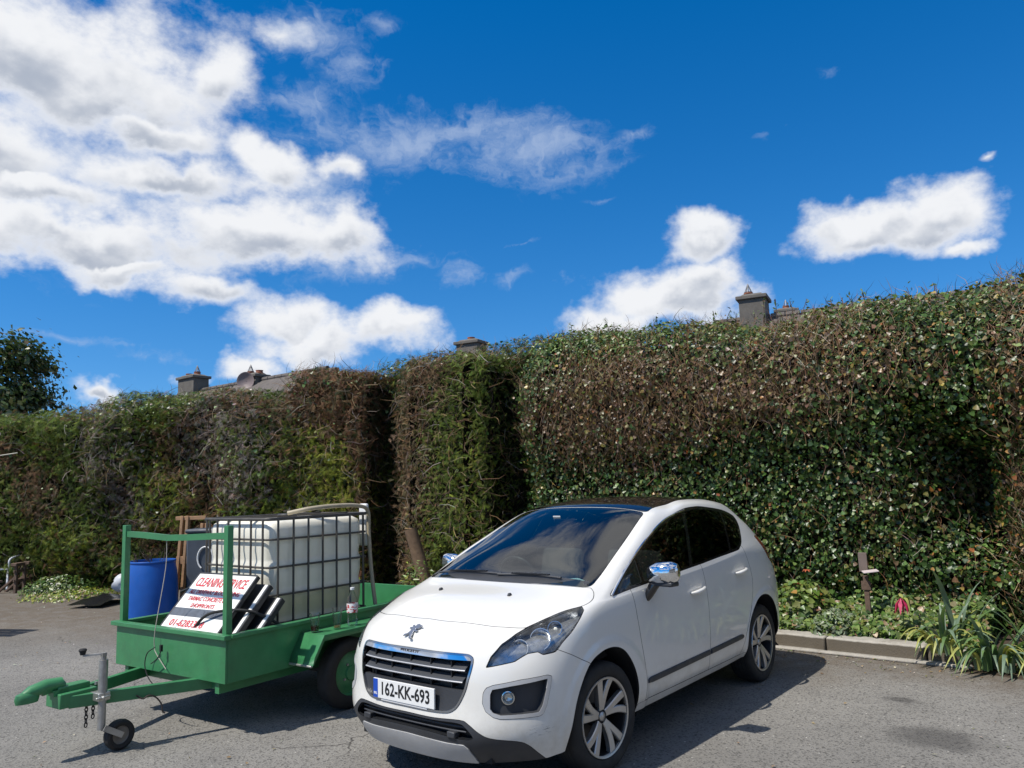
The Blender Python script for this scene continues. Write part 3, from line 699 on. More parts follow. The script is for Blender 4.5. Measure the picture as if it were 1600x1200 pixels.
# --- A: long mottled conifer hedge on the left -------------------------------------------------
def build_hedge(name, label, loc, plan, ztop, depth, relief, seed, n_fr, n_ivy, n_tw, fr_cls, ivy_cls, tw_cls, caps=(False, True), fr_size=(.07,.17), ivy_size=(.035,.075), tw_size=(.12,.42), twist=None):
    h = thing(name, label, 'hedge', loc, group='hedges round the yard'); g = np.random.default_rng(seed)
    V, s, Z = hedge_surface(plan, ztop, depth, relief, seed)
    ec = [e for e, use in zip(end_cap(V, depth, seed), caps) if use]
    grids = [V]+[e[0] for e in ec]; off = np.array([loc[0], loc[1], 0.])
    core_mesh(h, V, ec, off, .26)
    A = np.array([np.linalg.norm(np.cross(G[1:, :-1]-G[:-1, :-1], G[:-1, 1:]-G[:-1, :-1]), axis=2).sum() for G in grids]); A[0] *= .9
    def pts(n, sd):
        Ps, Ns = [], []
        for k, G in enumerate(grids):
            m = max(1, int(n*A[k]/A.sum())); keep = None
            if k == 0:                                   # nothing is seen of the back
                keep = np.ones((G.shape[0]-1, G.shape[1]-1)); keep[-3:] = .05
            p, q = surf_points(G, m, sd+k, keep); Ps.append(p); Ns.append(facing(p, q))
        return np.concatenate(Ps), np.concatenate(Ns)
    if n_fr:
        P, N = pts(n_fr, seed+1); kinds, cl = fr_cls(P, N, g); plant(h, 'conifer_sprays', kinds, P-off, N, g, cl, fr_size, (-.24, .08), CONIF, FRO_V, FRO_F, .9)
    if n_ivy:
        P, N = pts(n_ivy, seed+2); kinds, cl, keep = ivy_cls(P, N, g); P, N, cl = P[keep], N[keep], cl[keep]
        plant(h, 'ivy_leaves', kinds, P-off, N, g, cl, ivy_size, (-.20, .09), LEAFY, IVY_V, IVY_F, .8, spin=1.3)
    if n_tw:
        P, N = pts(n_tw, seed+3); kinds, cl, keep = tw_cls(P, N, g); P, N, cl = P[keep], N[keep], cl[keep]
        plant(h, 'dead_twigs', kinds, P-off, N, g, cl, tw_size, (-.05, .10), TWIGM, TW_V, TW_F, .9, spin=twist)
    return h
def rel_conifer(amp, sc, seed, fn=None):
    def f(V, s, Z):
        d = amp*fbm(V, sc, seed, 4, .55)+.06*vnoise(V, 5., seed+9)
        return d if fn is None else d+fn(V, s, Z)
    return f
Adir = np.array([-3.02, 6.632]); Adir /= np.linalg.norm(Adir)
A0 = np.array([-1.925, -13.446])
def salong(P): return (P[:, :2]-A0)@Adir
def left_relief(V, s, Z):
    a = (V[..., :2]-A0)@Adir
    return -.75*np.clip((.95-Z)/.95, 0, 1)**1.4*(.6+.4*np.sin(a*2.3)) + .18*np.sin(a*1.55+.6)*np.clip(Z/2, 0, 1)*(Z < 3.3)
def fr_left(P, N, g):
    a, z = salong(P), P[:, 2]; n1 = fbm(P, 1.1, 41, 4); n2 = fbm(P, 2.6, 52, 3)
    gw = .65+2.6*n1; bw = .38-2.2*n1+.6*n2
    dead = blob(a, z, (1.6, 2.7), .55, 1.1)+blob(a, z, (3.9, 2.9), .75, .8)+blob(a, z, (4.6, 2.4), .6, .9)+.6*blob(a, z, (2.1, 1.5), .5, .5)
    lime = blob(a, z, (4.6, 1.35), .9, .35)+.6*blob(a, z, (.4, .9), .8, .6)+.6*blob(a, z, (2.7, 1.9), .6, .9)
    lime *= (n2 > -.25)
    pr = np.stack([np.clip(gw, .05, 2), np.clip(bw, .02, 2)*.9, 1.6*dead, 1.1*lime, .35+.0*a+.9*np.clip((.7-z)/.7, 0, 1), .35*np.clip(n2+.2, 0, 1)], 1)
    return [GRN, BRN, GREY, LIME, DKG, RUST], pick(pr, g)
def ivy_left(P, N, g):
    a, z = salong(P), P[:, 2]
    w = np.clip((z-3.35)/.35, 0, 1)*.9+1.0*blob(a, z, (1.9, 3.35), .75, .6)+.35*blob(a, z, (4.3, 2.5), .9, 1.2)+.10
    keep = g.random(len(P)) < np.clip(w, 0, 1)
    return [IVYL, IVYC, GREY], pick(np.stack([.65+0*a, .45+0*a, .18+.5*blob(a, z, (4.3, 2.4), .8, 1.2)], 1), g), keep
def tw_left(P, N, g):
    a, z = salong(P), P[:, 2]
    w = .22+.9*(blob(a, z, (1.6, 2.6), .6, 1.2)+blob(a, z, (3.9, 2.9), .85, .9)+blob(a, z, (4.6, 2.3), .6, .9))
    return [GREY, BRN], pick(np.stack([.7+0*a, .5+0*a], 1), g), g.random(len(P)) < np.clip(w, 0, 1)
build_hedge('conifer_hedge', 'long mottled green and brown conifer hedge along the left side of the yard', (-3., -11.3, 0), [(.55, -18.9), (-1.925, -13.446), (-3.2, -10.65), (-4.25, -8.35)],
            lambda s: 3.52+.10*math.sin(s*.9)+.05*math.sin(s*2.7)+.02*s, 1.5, rel_conifer(.46, 1.2, 11, left_relief), 101, 56000, 16000, 10000, fr_left, ivy_left, tw_left, caps=(False, False))
# --- B: browned block with a lime patch ---------------------------------------------------------
def fr_brown(P, N, g):
    y, z = P[:, 1], P[:, 2]; n1 = fbm(P, 1.6, 61, 4)
    top = np.clip((z-2.35+.5*n1+.5*(y+7.6))/.5, 0, 1)
    edge = np.clip((y+7.45)/.3, 0, 1)
    side = (N[:, 1] > .6)  # end wall's shade is put into the colour: more dark green sprays there
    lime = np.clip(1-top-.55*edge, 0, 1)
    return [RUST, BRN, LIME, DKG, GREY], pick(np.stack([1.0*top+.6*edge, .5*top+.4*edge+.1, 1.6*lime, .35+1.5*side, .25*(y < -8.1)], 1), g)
def ivy_brown(P, N, g):
    z = P[:, 2]; w = .9*np.clip((z-3.6)/.2, 0, 1)+.05+.5*blob(P[:, 1], z, (-8.3, 2.6), .35, 1.2)
    return [IVYL, IVYC, BRN], pick(np.stack([.5+0*z, .4+0*z, .4+0*z], 1), g), g.random(len(P)) < w
def tw_any(P, N, g):
    z = P[:, 2]; return [BRN, GREY, TAN], pick(np.stack([.7+0*z, .3+0*z, .25+0*z], 1), g), g.random(len(P)) < .55
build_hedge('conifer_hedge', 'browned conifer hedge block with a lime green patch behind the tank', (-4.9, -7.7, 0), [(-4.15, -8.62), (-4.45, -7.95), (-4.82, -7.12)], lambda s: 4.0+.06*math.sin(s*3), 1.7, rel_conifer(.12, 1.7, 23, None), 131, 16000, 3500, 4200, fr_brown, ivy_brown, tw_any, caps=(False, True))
# --- E: recessed hedge closing the gaps -----------------------------------------------------------
def fr_dark(P, N, g):
    z = P[:, 2]; n1 = fbm(P, 1.5, 71, 3)
    return [DKG, BRN, GRN], pick(np.stack([1.+0*z, .5+.5*n1, .25+0*z], 1), g)
def ivy_top(P, N, g):
    z = P[:, 2]; return [IVYC, IVYL], pick(np.stack([.6+0*z, .5+0*z], 1), g), g.random(len(P)) < (.12+.88*np.clip((z-3.45)/.2, 0, 1))
build_hedge('conifer_hedge', 'dark hedge set back in the shadowed gaps either side of the clipped column', (-6.2, -5.3, 0), [(-5.75, -8.2), (-5.85, -5.5), (-5.8, -2.6)], lambda s: 4.22+.06*math.sin(s*2.2), 1.2, rel_conifer(.15, 1.5, 37), 151, 15000, 7000, 1500, fr_dark, ivy_top, tw_any, caps=(False, False))
# --- C: clipped column ------------------------------------------------------------------------
def fr_col(P, N, g):
    y, z = P[:, 1], P[:, 2]; n1 = fbm(P*np.array([1, 1, .6]), 1.9, 81, 4); side = N[:, 1] > .6  # side: shaded flank, its shade painted in with extra dark green sprays
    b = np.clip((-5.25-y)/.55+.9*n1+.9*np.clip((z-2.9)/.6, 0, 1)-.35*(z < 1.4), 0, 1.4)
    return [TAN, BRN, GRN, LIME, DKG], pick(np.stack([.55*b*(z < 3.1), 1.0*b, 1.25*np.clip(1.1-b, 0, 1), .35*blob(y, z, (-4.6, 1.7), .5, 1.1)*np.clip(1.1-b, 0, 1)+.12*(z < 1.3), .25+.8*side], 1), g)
def ivy_col(P, N, g):
    z = P[:, 2]; w = .95*np.clip((z-3.75)/.2, 0, 1)+.03
    return [IVYC, IVYL, BRN], pick(np.stack([.4+0*z, .5+0*z, .5+0*z], 1), g), g.random(len(P)) < w
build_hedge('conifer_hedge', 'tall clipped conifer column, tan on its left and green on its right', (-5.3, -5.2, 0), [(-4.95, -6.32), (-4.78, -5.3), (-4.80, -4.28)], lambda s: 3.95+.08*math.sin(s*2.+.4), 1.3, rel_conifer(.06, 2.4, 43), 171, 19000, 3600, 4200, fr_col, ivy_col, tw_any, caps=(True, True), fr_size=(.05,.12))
# --- D: the big ivy hedge -----------------------------------------------------------------------
def ivy_relief(V, s, Z):
    y = V[..., 1]
    bulge = .20*np.clip((Z-1.9)/.6, 0, 1)*np.clip((3.6-Z)/.5, 0, 1)
    niche = -.85*np.clip((y-1.55)/.75, 0, 1)*np.clip((2.68-y)/.10, 0, 1)*np.clip((2.45-Z-.25*np.sin(y*3))/.18, 0, 1)*np.clip((Z-.75)/.5, 0, 1)
    foot = -.18*np.clip((.8-Z)/.8, 0, 1)
    pillar = .30*np.clip((y-2.58)/.10, 0, 1)*np.clip((3.3-Z)/.3, 0, 1)
    return bulge+niche+foot+pillar
def none_fr(P, N, g): return [BRN], np.zeros(len(P), int)
def ivy_big(P, N, g):
    y, z = P[:, 1], P[:, 2]; n1 = fbm(P, 1.3, 91, 4); n2 = fbm(P, 3.2, 97, 3)
    brown = np.clip(1.25*blob(y, z, (-1.9, 2.75), 1.7, .75)+.9*blob(y, z, (.2, 2.8), 1.6, .5)+.6*blob(y, z, (.9, 3.45), .9, .3)+.55*n1-.1, 0, 1)
    pill = np.clip((y-2.56)/.12, 0, 1)
    keep = g.random(len(P)) < np.clip(1.0-.25*brown-.25*pill, .08, 1)
    top = np.clip((z-3.35)/.3, 0, 1)
    aut = .03+.06*(n2 > .25)+.25*pill+.08*(y > 2)
    return [IVYC, IVYL, AUT, BRN, TAN, OLIVE], pick(np.stack([(1.0-.35*top)*(1-.85*brown), (.22+.65*top+.25*np.clip(n2, 0, 1))*(1-.7*brown), aut+.05*brown, 1.1*brown+.03, .07*brown+.5*pill, .10+.28*brown+.15*(n1 > .2)], 1), g), keep
def tw_big(P, N, g):
    y, z = P[:, 1], P[:, 2]; n1 = fbm(P, 1.3, 91, 4)
    brown = np.clip(1.25*blob(y, z, (-1.9, 2.75), 1.8, .8)+.9*blob(y, z, (.2, 2.8), 1.7, .55)+.6*blob(y, z, (.9, 3.45), .9, .3)+.55*n1-.05, 0, 1)
    pill = np.clip((y-2.56)/.12, 0, 1)
    return [BRN, TAN, RUST, GREY], pick(np.stack([1.+0*y, .45+.5*pill, .45+0*y, .18+0*y], 1), g), g.random(len(P)) < np.clip(.12+.95*brown+.5*pill, 0, 1)
ivyh = build_hedge('ivy_hedge', 'big overgrown ivy hedge behind the car, brown twigs above and dark leaves below', (-5.2, .5, 0), [(-4.95, -3.42), (-4.92, -1.5), (-4.90, 1.), (-4.86, 2.6), (-4.84, 5.2)],
            lambda s: 3.93-.045*s+.07*math.sin(s*1.3)+.05*math.sin(s*3.1), 1.7, rel_conifer(.12, 1.5, 53, ivy_relief), 191, 0, 85000, 60000, none_fr, ivy_big, tw_big, caps=(True, False), ivy_size=(.028, .066), tw_size=(.07, .30), twist=.9)
# stray shoots standing up along the hedge top
TWIGB = mat('twig_bark', (.09, .06, .04), rough=.9)
def shoots(h, spots, seed):
    g = np.random.default_rng(seed); off = np.array(h.location)
    Ps, Ns = [], []; m_ = MB()
    for (x, y, z, hgt) in spots:
        d = np.array([(g.random()-.5)*.4, (g.random()-.5)*.5, 1.]); e = np.array([x, y, z])+d*hgt
        m_.tube([np.array([x, y, z-.1])-off, (np.array([x, y, z])+e)/2-off+g.normal(0, .015, 3), e-off], .005, 4)
        for k in range(int(6+hgt*26)): t = g.random()**.7; Ps.append(np.array([x, y, z])+d*hgt*t+g.normal(0, .025, 3)-off); Ns.append(g.normal(0, 1, 3)+np.array([0, 0, .6]))
    o = m_.build('shoot_stems', TWIGB, h); o['kind'] = 'stuff'
    Ps, Ns = np.array(Ps), np.array(Ns); plant(h, 'shoot_leaves', [IVYL, IVYC, BRN], Ps, Ns, g, pick(np.tile([.6, .4, .15], (len(Ps), 1)), g), (.03, .07), (0, .01), LEAFY, LAN_V, LAN_F, .6)
gs = np.random.default_rng(5)
shoots(ivyh, [(-5.0-gs.random()*.6, y, 3.9-.045*(y+3.4)+.02, .06+.16*gs.random()) for y in np.linspace(-3.2, 3.2, 46)], 5)
shoots(ivyh, [(-5.9-gs.random()*.3, y, 3.72, .22+.20*gs.random()) for y in (.05, .18, .42, .55, .75, .88)], 6)
# the garden tree beyond the left end
def leaf_tree(name, label, loc, height, crown_r, seed):
    g = np.random.default_rng(seed); tr = thing(name, label, 'tree', loc); m_ = MB()
    m_.tube([(0, 0, 0), (.1, .05, height*.3), (.05, .1, height*.55)], [.28, .22, .15], 10); tips = []
    for k in range(11):
        a = k*2.4+g.random(); el_ = .35+.9*g.random(); L = crown_r*(.75+.35*g.random()); z0 = height*(.28+.28*g.random())
        e = np.array([math.cos(a)*L*math.cos(el_), math.sin(a)*L*math.cos(el_), z0+L*math.sin(el_)*.9]); mid = np.array([e[0]*.45, e[1]*.45, z0+(e[2]-z0)*.55+.2])
        m_.tube([(0.05, .06, z0), mid, e], [.10, .06, .02], 6); tips.append(e); tips.append(mid*.4+e*.6)
        for q in range(3):
            e2 = e+g.normal(0, .55, 3); m_.tube([mid*.3+e*.7, e2], [.03, .01], 5); tips.append(e2)
    m_.build('trunk', mat('bark', (.07, .055, .04), rough=.95, vary=.3, bump=.6, bscale=15), tr)
    tips = np.array(tips); tips = tips[tips[:, 2] < height]
    n = 30000; c = tips[g.integers(0, len(tips), n)]; P = c+g.normal(0, 1, (n, 3))*np.array([.42, .42, .30])
    N = P-np.array([0, 0, height*.6]); N /= np.linalg.norm(N, axis=1, keepdims=True)
    pal = [(.055,.090,.030),(.075,.115,.040),(.042,.072,.024),(.13,.14,.065),(.14,.10,.055)]
    plant(tr, 'crown', [pal[:3], pal[3:4], pal[4:]], P, N, g, pick(np.tile([1., .22, .10], (n, 1)), g), (.12, .24), (0, .02), LEAFY, LAN_V*np.array([1.9, 1, 1]), LAN_F, .9)
leaf_tree('garden_tree', 'broad leafy tree rising above the far left end of the hedge', (-3.6, -26.5, 0), 7.0, 3.6, 77)
# ------------------------------------------------------------------ trailer
GRNP = mat('trailer_green', (.040, .195, .075), rough=.42, coat=.15, vary=.16, vscale=5, bump=.12, bscale=25, dirt=(.035, .065, .035), dirt_amt=.45)
GALV = mat('galvanised_steel', (.36, .35, .33), rough=.5, metal=.7, vary=.3, vscale=14, dirt=(.12, .09, .06), dirt_amt=.5)
RUSTY = mat('rusty_chain', (.045, .035, .03), rough=.8, vary=.4)
RUB = mat('black_rubber', (.014, .014, .014), rough=.75, dirt=(.06,.055,.05), dirt_amt=.4)
TZ = R(4.2)
tr = thing('trailer', 'green painted box trailer with a single axle parked left of the car', 'trailer', (1.08, -2.545, 0), TZ)
# local frame: x forward, y left; front wall at x=0, bed 2.62 long and 1.50 wide
L_, W_, ZB, ZT = 2.62, 1.50, .40, .72
def part(name, m_, mt=GRNP, par=tr, **k): return m_.build(name, mt, par, **k)
m_ = MB(); m_.box((-.010, 0, (ZB+ZT)/2), (.02, W_, ZT-ZB)); part('front_board', m_, bevel=.003)
for s_ in (-1, 1):
    m_ = MB(); m_.box((-L_/2, s_*(W_/2-.010), (ZB+ZT)/2), (L_-.042, .02, ZT-ZB)); part('side_board', m_, bevel=.003)
    m_ = MB(); m_.box((-L_/2-.01, s_*(W_/2-.004), ZT+.014), (L_-.06, .058, .03)); part('side_rail', m_, bevel=.004)
m_ = MB(); m_.box((-L_+.010, 0, (ZB+ZT)/2+.02), (.02, W_-.005, ZT-ZB+.06)); part('tailgate', m_, bevel=.003)
m_ = MB(); m_.box((.006, 0, ZT+.016), (.062, W_+.07, .034)); part('front_rail', m_, bevel=.004)
m_ = MB(); m_.box((-L_/2, 0, ZB+.012), (L_-.05, W_-.045, .022)); part('floor_sheet', m_)
m_ = MB()
for s_ in (-1, 1): m_.box((-L_/2+.1, s_*.62, ZB-.045), (L_-.25, .05, .08))
m_.box((-.12, 0, ZB-.045), (.05, 1.19, .075)); part('chassis_rail', m_)
for y in (-.74, .74):
    m_ = MB(); m_.box((-.038, y*.962, ZT+.43), (.05, .05, .80)); part('upright_post', m_, bevel=.003)
pts = [(-.038, -.685, 1.475), (-.038, -.45, 1.468), (-.036, -.12, 1.452), (-.036, -.08, 1.450), (-.038, .2, 1.456), (-.038, .5, 1.468), (-.038, .685, 1.474)]
m_ = MB()
for a, b in zip(pts[:-1], pts[1:]): m_.beam(a, b, .03, .048)
part('cross_bar', m_)
for s_ in (-1, 1):                                         # A-frame drawbar
    m_ = MB(); m_.beam((-.42, s_*.56, ZB-.045), (.78, s_*.075, ZB-.02), .05, .085); part('drawbar', m_, bevel=.004)
m_ = MB(); m_.box((.72, 0, ZB-.005), (.26, .20, .10)); m_.box((.73, -.0, ZB+.06), (.22, .10, .05)); part('drawbar_head', m_, bevel=.006)
m_ = MB(); m_.tube([(.78, 0, ZB+.085), (.88, 0, ZB+.085), (.93, 0, ZB+.07)], [.035, .035, .03], 10)
m_.lathe([(.045, .0), (.05, .03), (.045, .06), (.02, .075), (.0, .08)], 14, Matrix.Translation((1.02, 0, ZB+.02)) @ Matrix.Diagonal((1.6, .9, 1, 1))); m_.tube([(.80, 0, ZB+.10), (.90, 0, ZB+.105), (1.0, 0, ZB+.085), (1.07, 0, ZB+.06)], [.045, .046, .042, .02], 10)
m_.box((.82, 0, ZB+.05), (.10, .10, .04)); part('coupling_head', m_, smooth=50)
m_ = MB()
for k, (x, y, z) in enumerate(((.80, .06, ZB-.05), (.66, -.09, ZB+.03), (.60, .09, ZB+.04))): m_.lathe([(.012, 0), (.012, .02), (.0, .022)], 6, Matrix.Translation((x, y, z+.02)))
part('bolt', m_, GALV)
# jockey wheel clamped to the near drawbar
jx, jy = .61, .20
m_ = MB(); m_.tube([(jx, jy, .17), (jx, jy, .36)], .027, 14); m_.tube([(jx, jy, .36), (jx, jy, .645)], .031, 14); m_.tube([(jx, jy, .645), (jx, jy, .67)], .018, 10); jk = part('jockey_leg', m_, GALV, smooth=40)
m_ = MB(); m_.box((jx, jy, .68), (.03, .03, .026)); m_.beam((jx, jy, .685), (jx+.10, jy-.09, .682), .02, .012); part('crank_arm', m_, GALV, jk)
m_ = MB(); m_.lathe([(.0, .0), (.017, .0), (.021, .018), (.028, .032), (.022, .042), (.0, .045)], 14, Matrix.Translation((jx+.102, jy-.092, .688))); part('crank_knob', m_, RUB, jk, smooth=50)
m_ = MB(); m_.box((jx, jy-.03, .395), (.085, .12, .055)); m_.tube([(jx+.02, jy+.03, .395), (jx+.02, jy+.065, .395)], .012, 8); m_.tube([(jx-.04, jy+.035, .395), (jx+.07, jy+.05, .395)], .008, 6); part('clamp', m_, mat('bright_zinc', (.55, .54, .5), rough=.35, metal=.8, vary=.2), jk, bevel=.006)
jw = frame((jx-.125, jy+.012, .105), (1, 0, 0), (0, 0, -1))
m_ = MB(); m_.lathe([(.062, -.028), (.085, -.036), (.100, -.028), (.105, 0), (.100, .028), (.085, .036), (.062, .028)], 30, jw, closed=True); part('jockey_tyre', m_, RUB, jk, smooth=45)
m_ = MB(); m_.lathe([(.0, .02), (.02, .022), (.025, .010), (.055, .012), (.066, .024), (.066, -.024), (.055, -.012), (.0, -.02)], 24, jw); part('jockey_rim', m_, mat('wheel_cream', (.22, .20, .17), rough=.6, vary=.3), jk, smooth=35)
m_ = MB(); m_.beam((jx, jy+.042, .185), (jx-.13, jy+.052, .105), .008, .04); m_.beam((jx, jy-.02, .185), (jx-.13, jy-.028, .105), .008, .04); part('wheel_fork', m_, GALV, jk)
# safety chain and cables
def chain(p, n, step=.026):
    m_ = MB(); q = Vector(p)
    for k in range(n):
        ring = []
        for a in np.linspace(0, 2*math.pi, 10, endpoint=False):
            u, v = .010*math.cos(a), .018*math.sin(a)
            ring.append((q.x+(u if k % 2 else 0), q.y+(0 if k % 2 else u), q.z-.018+v))
        m_.tube(ring, .0042, 5, closed=True); q.z -= step
    return m_
for (x, y, n) in ((.66, .085, 6), (.62, .10, 4)): part('safety_chain', chain((x, y, ZB-.055), n), RUSTY)
m_ = MB(); m_.tube(spline([(.40, .27, .36), (.36, .29, .33), (.32, .30, .345), (.27, .31, .32), (.24, .33, .27), (.235, .34, .22), (.22, .35, .205)], 5), .006, 6); part('brake_cable', m_, RUSTY)
m_ = MB(); m_.tube(spline([(-.037, -.105, 1.45), (-.034, -.107, 1.2), (.038, -.11, .74), (.042, -.108, .60), (.046, -.07, .55), (.05, .07, .45)], 6), .0035, 5); part('hanging_wire', m_, mat('wire_pale', (.35, .33, .28), rough=.6))
m_ = MB(); m_.tube(spline([(.042, -.10, .60), (.05, -.20, .54), (.055, -.21, .43), (.06, -.10, .33), (.06, .10, .30), (.05, .16, .325)], 6), .0045, 5); m_.tube(spline([(.04, .0, .62), (.05, -.03, .54), (.05, -.10, .49), (.05, -.14, .47)], 5), .004, 5); m_.box((.045, -.01, .60), (.02, .018, .05)); part('looped_cable', m_, RUB)
# wheels with mudguards
for s_ in (1, -1):
    m_ = MB(); y0, y1 = s_*.755, s_*1.035; prof = [(-.58, .44), (-.60, .50), (-.70, .655), (-1.48, .655), (-1.60, .50), (-1.62, .44)]
    V = [(x, y0, z) for x, z in prof]+[(x, y1, z) for x, z in prof]+[(x, y1, z-.006) for x, z in prof]
    F = [(i, i+1, i+7, i+6) for i in range(5)]
    V += [(x, y1, z-.045 if 0 < i < 5 else z) for i, (x, z) in enumerate(prof)]; F += [(i+6, i+7, i+19, i+18) for i in range(5)]
    mo = m_.add(V, F).build('mudguard', GRNP, tr, smooth=25); sm = mo.modifiers.new('t', 'SOLIDIFY'); sm.thickness = .006
    m_ = MB(); m_.box((-.578, s_*.895, .436), (.02, .26, .016)); part('guard_lip', m_, mat('bare_metal', (.5, .5, .48), rough=.4, metal=.8), mo, bevel=.004)
    ax = frame((-1.06, s_*.905, .285), (1, 0, 0), (0, 0, -s_)) 
    m_ = MB(); m_.lathe([(.175,.058),(.19,.07),(.23,.074),(.262,.066),(.280,.05),(.285,.03),(.285,-.03),(.280,-.05),(.262,-.066),(.23,-.074),(.175,-.058)], 44, ax, closed=True); tw = part('wheel', m_, RUB, smooth=40)
    m_ = MB(); m_.lathe([(.178,.062),(.172,.05),(.16,.02),(.12,.025),(.10,.04),(.06,.045),(.055,.06),(.0,.062)], 36, ax); part('rim', m_, GRNP, tw, smooth=35)
    for k in range(4):
        a = k*math.pi/2+.5; m_ = MB(); m_.lathe([(.0,.055),(.010,.055),(.010,.04)], 6, ax @ Matrix.Translation((.082*math.cos(a), .082*math.sin(a), 0))); part('wheel_nut', m_, GALV, tw)
m_ = MB(); m_.beam((-1.06, -.86, .285), (-1.06, .86, .285), .05, .05)
for s_ in (-1, 1): m_.box((-1.06, s_*.60, .34), (.62, .05, .03)); m_.box((-.80, s_*.60, .345), (.05, .05, .05)); m_.box((-1.32, s_*.60, .345), (.05, .05, .05))
part('axle', m_, DARKM := mat('grimy_steel', (.03, .03, .028), rough=.8, vary=.3))
for s_, p_ in ((1, (-2.60, .66, .33)), (-1, (-2.60, -.66, .33))):
    m_ = MB(); m_.box(p_, (.04, .14, .09)); part('tail_lamp', m_, mat('lamp_red', (.3, .02, .02), rough=.25), bevel=.006)

# ------------------------------------------------------------------ IBC water tank standing in the trailer
PLAS = None
def _tank(t, c, obj, pos):
    x, y, z = t.sep(obj); n = t.noise(obj, 4., 6., .6)
    zz = t.math('ADD', z, t.math('MULTIPLY', t.math('SUBTRACT', n, .5), .14))
    c = t.mix(t.math('MULTIPLY', t.ramp(zz, .54, .44, 0., .8), t.ramp(zz, .16, .42, .25, 1.)), c, (.50, .47, .26))        # stain line of settled water
    c = t.mix(t.ramp(zz, .30, .16, 0., .45), c, (.42, .40, .34))
    st = t.noise(t.vmath('MULTIPLY', obj, (7, 7, 1.2)), 2., 6., .65)
    return t.mix(t.ramp(st, .55, .8, 0., .35), c, (.45, .40, .30))
PLAS = mat('ibc_polythene', (.82, .79, .68), rough=.38, extra=_tank, trans=.08)
BARS = mat('cage_steel', (.075, .070, .062), rough=.5, metal=.35, vary=.3, vscale=12, dirt=(.10, .05, .025), dirt_amt=.5)
ibc = thing('water_tank', 'large white plastic water tank in a steel cage standing in the trailer', 'tank', (-.085, -2.625, .436), R(1.5))
hx, hy, hz = .545, .50, 1.075
m_ = MB(); rows = []; rad = .10
def rrect(a, b, r, n=6):
    o = []
    for cx, cy, a0 in ((a-r, b-r, 0), (-a+r, b-r, 90), (-a+r, -b+r, 180), (a-r, -b+r, 270)):
        for k in range(n+1): t = R(a0+90*k/n); o.append((cx+r*math.cos(t), cy+r*math.sin(t)))
    return o
zs = [(.04, .06), (.06, .02), (.10, .0)]
for k in range(4):
    z0 = .10+k*.235
    zs += [(z0+.06, 0.), (z0+.17, 0.), (z0+.20, .010), (z0+.222, .010)]
zs = zs[:-2]+[(1.04, .0), (1.085, .015), (1.11, .05), (1.12, .11)]
for z, inn in zs: rows.append([(x, y, z) for x, y in rrect(hx-.025-inn, hy-.025-inn, rad)])
k = len(rows[0]); P = [q for r_ in rows for q in r_]
F = [(i*k+j, i*k+(j+1) % k, (i+1)*k+(j+1) % k, (i+1)*k+j) for i in range(len(rows)-1) for j in range(k)]+[tuple(range(k-1, -1, -1)), tuple((len(rows)-1)*k+j for j in range(k))]
m_.add(P, F).build('bottle', PLAS, ibc, smooth=50)
m_ = MB(); m_.lathe([(.09, 1.11), (.09, 1.145), (.08, 1.155), (.0, 1.155)], 24); m_.build('filler_cap', mat('cap_black', (.02,.02,.02), rough=.5), ibc)
def ring(z, r_=.010):
    m_ = MB(); m_.tube([(x, y, z) for x, y in rrect(hx, hy, .07, 5)], r_, 6, closed=True); return m_
for z in (.045, .27, .50, .73, .96): ring(z).build('hoop', BARS, ibc, smooth=60)
m_ = MB(); sq = rrect(hx, hy, .06, 4); m_.tube([(x, y, 1.13) for x, y in sq], .016, 6, closed=True); m_.build('top_rail', BARS, ibc, smooth=60)
for y in np.linspace(-.42, .42, 6):
    for s_ in (1, -1): m_ = MB(); m_.tube([(s_*(hx+.012), y, .02), (s_*(hx+.012), y, 1.13)], .0095, 6); m_.build('cage_bar', BARS, ibc, smooth=60)
for x in np.linspace(-.47, .47, 7):
    for s_ in (1, -1): m_ = MB(); m_.tube([(x, s_*(hy+.012), .02), (x, s_*(hy+.012), 1.13)], .0095, 6); m_.build('cage_bar', BARS, ibc, smooth=60)
for y in (-.2, .2): m_ = MB(); m_.beam((-hx, y, 1.142), (hx, y, 1.142), .04, .012); m_.build('top_strap', BARS, ibc)
m_ = MB(); m_.box((0, 0, .012), (1.06, .98, .024)); m_.build('base_tray', BARS, ibc)
HOSE = mat('beige_hose', (.34, .29, .20), rough=.5, vary=.15)
m_ = MB(); m_.tube(spline([(.18, .25, 1.165), (.05, .40, 1.20), (-.2, .46, 1.215), (-.45, .47, 1.205), (-.58, .46, 1.15), (-.60, .45, .95), (-.61, .47, .6), (-.63, .52, .2), (-.66, .56, .06)], 7), .019, 8)
tag(m_.build('water_hose', HOSE, None, smooth=60, loc=(-.085, -2.625, .436), rot=(0, 0, R(1.5))), 'beige hose draped over the tank and hanging down its rear', 'hose')
m_ = MB(); m_.box((-.62, .36, 1.02), (.045, .10, .40)); tag(m_.build('plastic_pipe', mat('white_pipe', (.72,.72,.7), rough=.4), None, loc=(-.085, -2.625, .436), rot=(0, 0, R(1.5)), bevel=.015), 'white plastic box section standing at the rear corner of the tank', 'pipe')

# folded advertising board leaning in the trailer
def tl(x, y, z): return tr.matrix_basis @ Vector((x, y, z))
SGW = mat('sign_white', (.76, .755, .72), rough=.5, vary=.06, vscale=4, dirt=(.5,.47,.4), dirt_amt=.3)
SGB = mat('sign_black_frame', (.018, .019, .022), rough=.5)
RED = mat('sign_red', (.55, .035, .05), rough=.6, vary=.25, vscale=40)
sg = thing('sign_board', 'white cleaning service sandwich board with red lettering leaning in the trailer', 'sign', (.99, -2.42, .495), R(6))
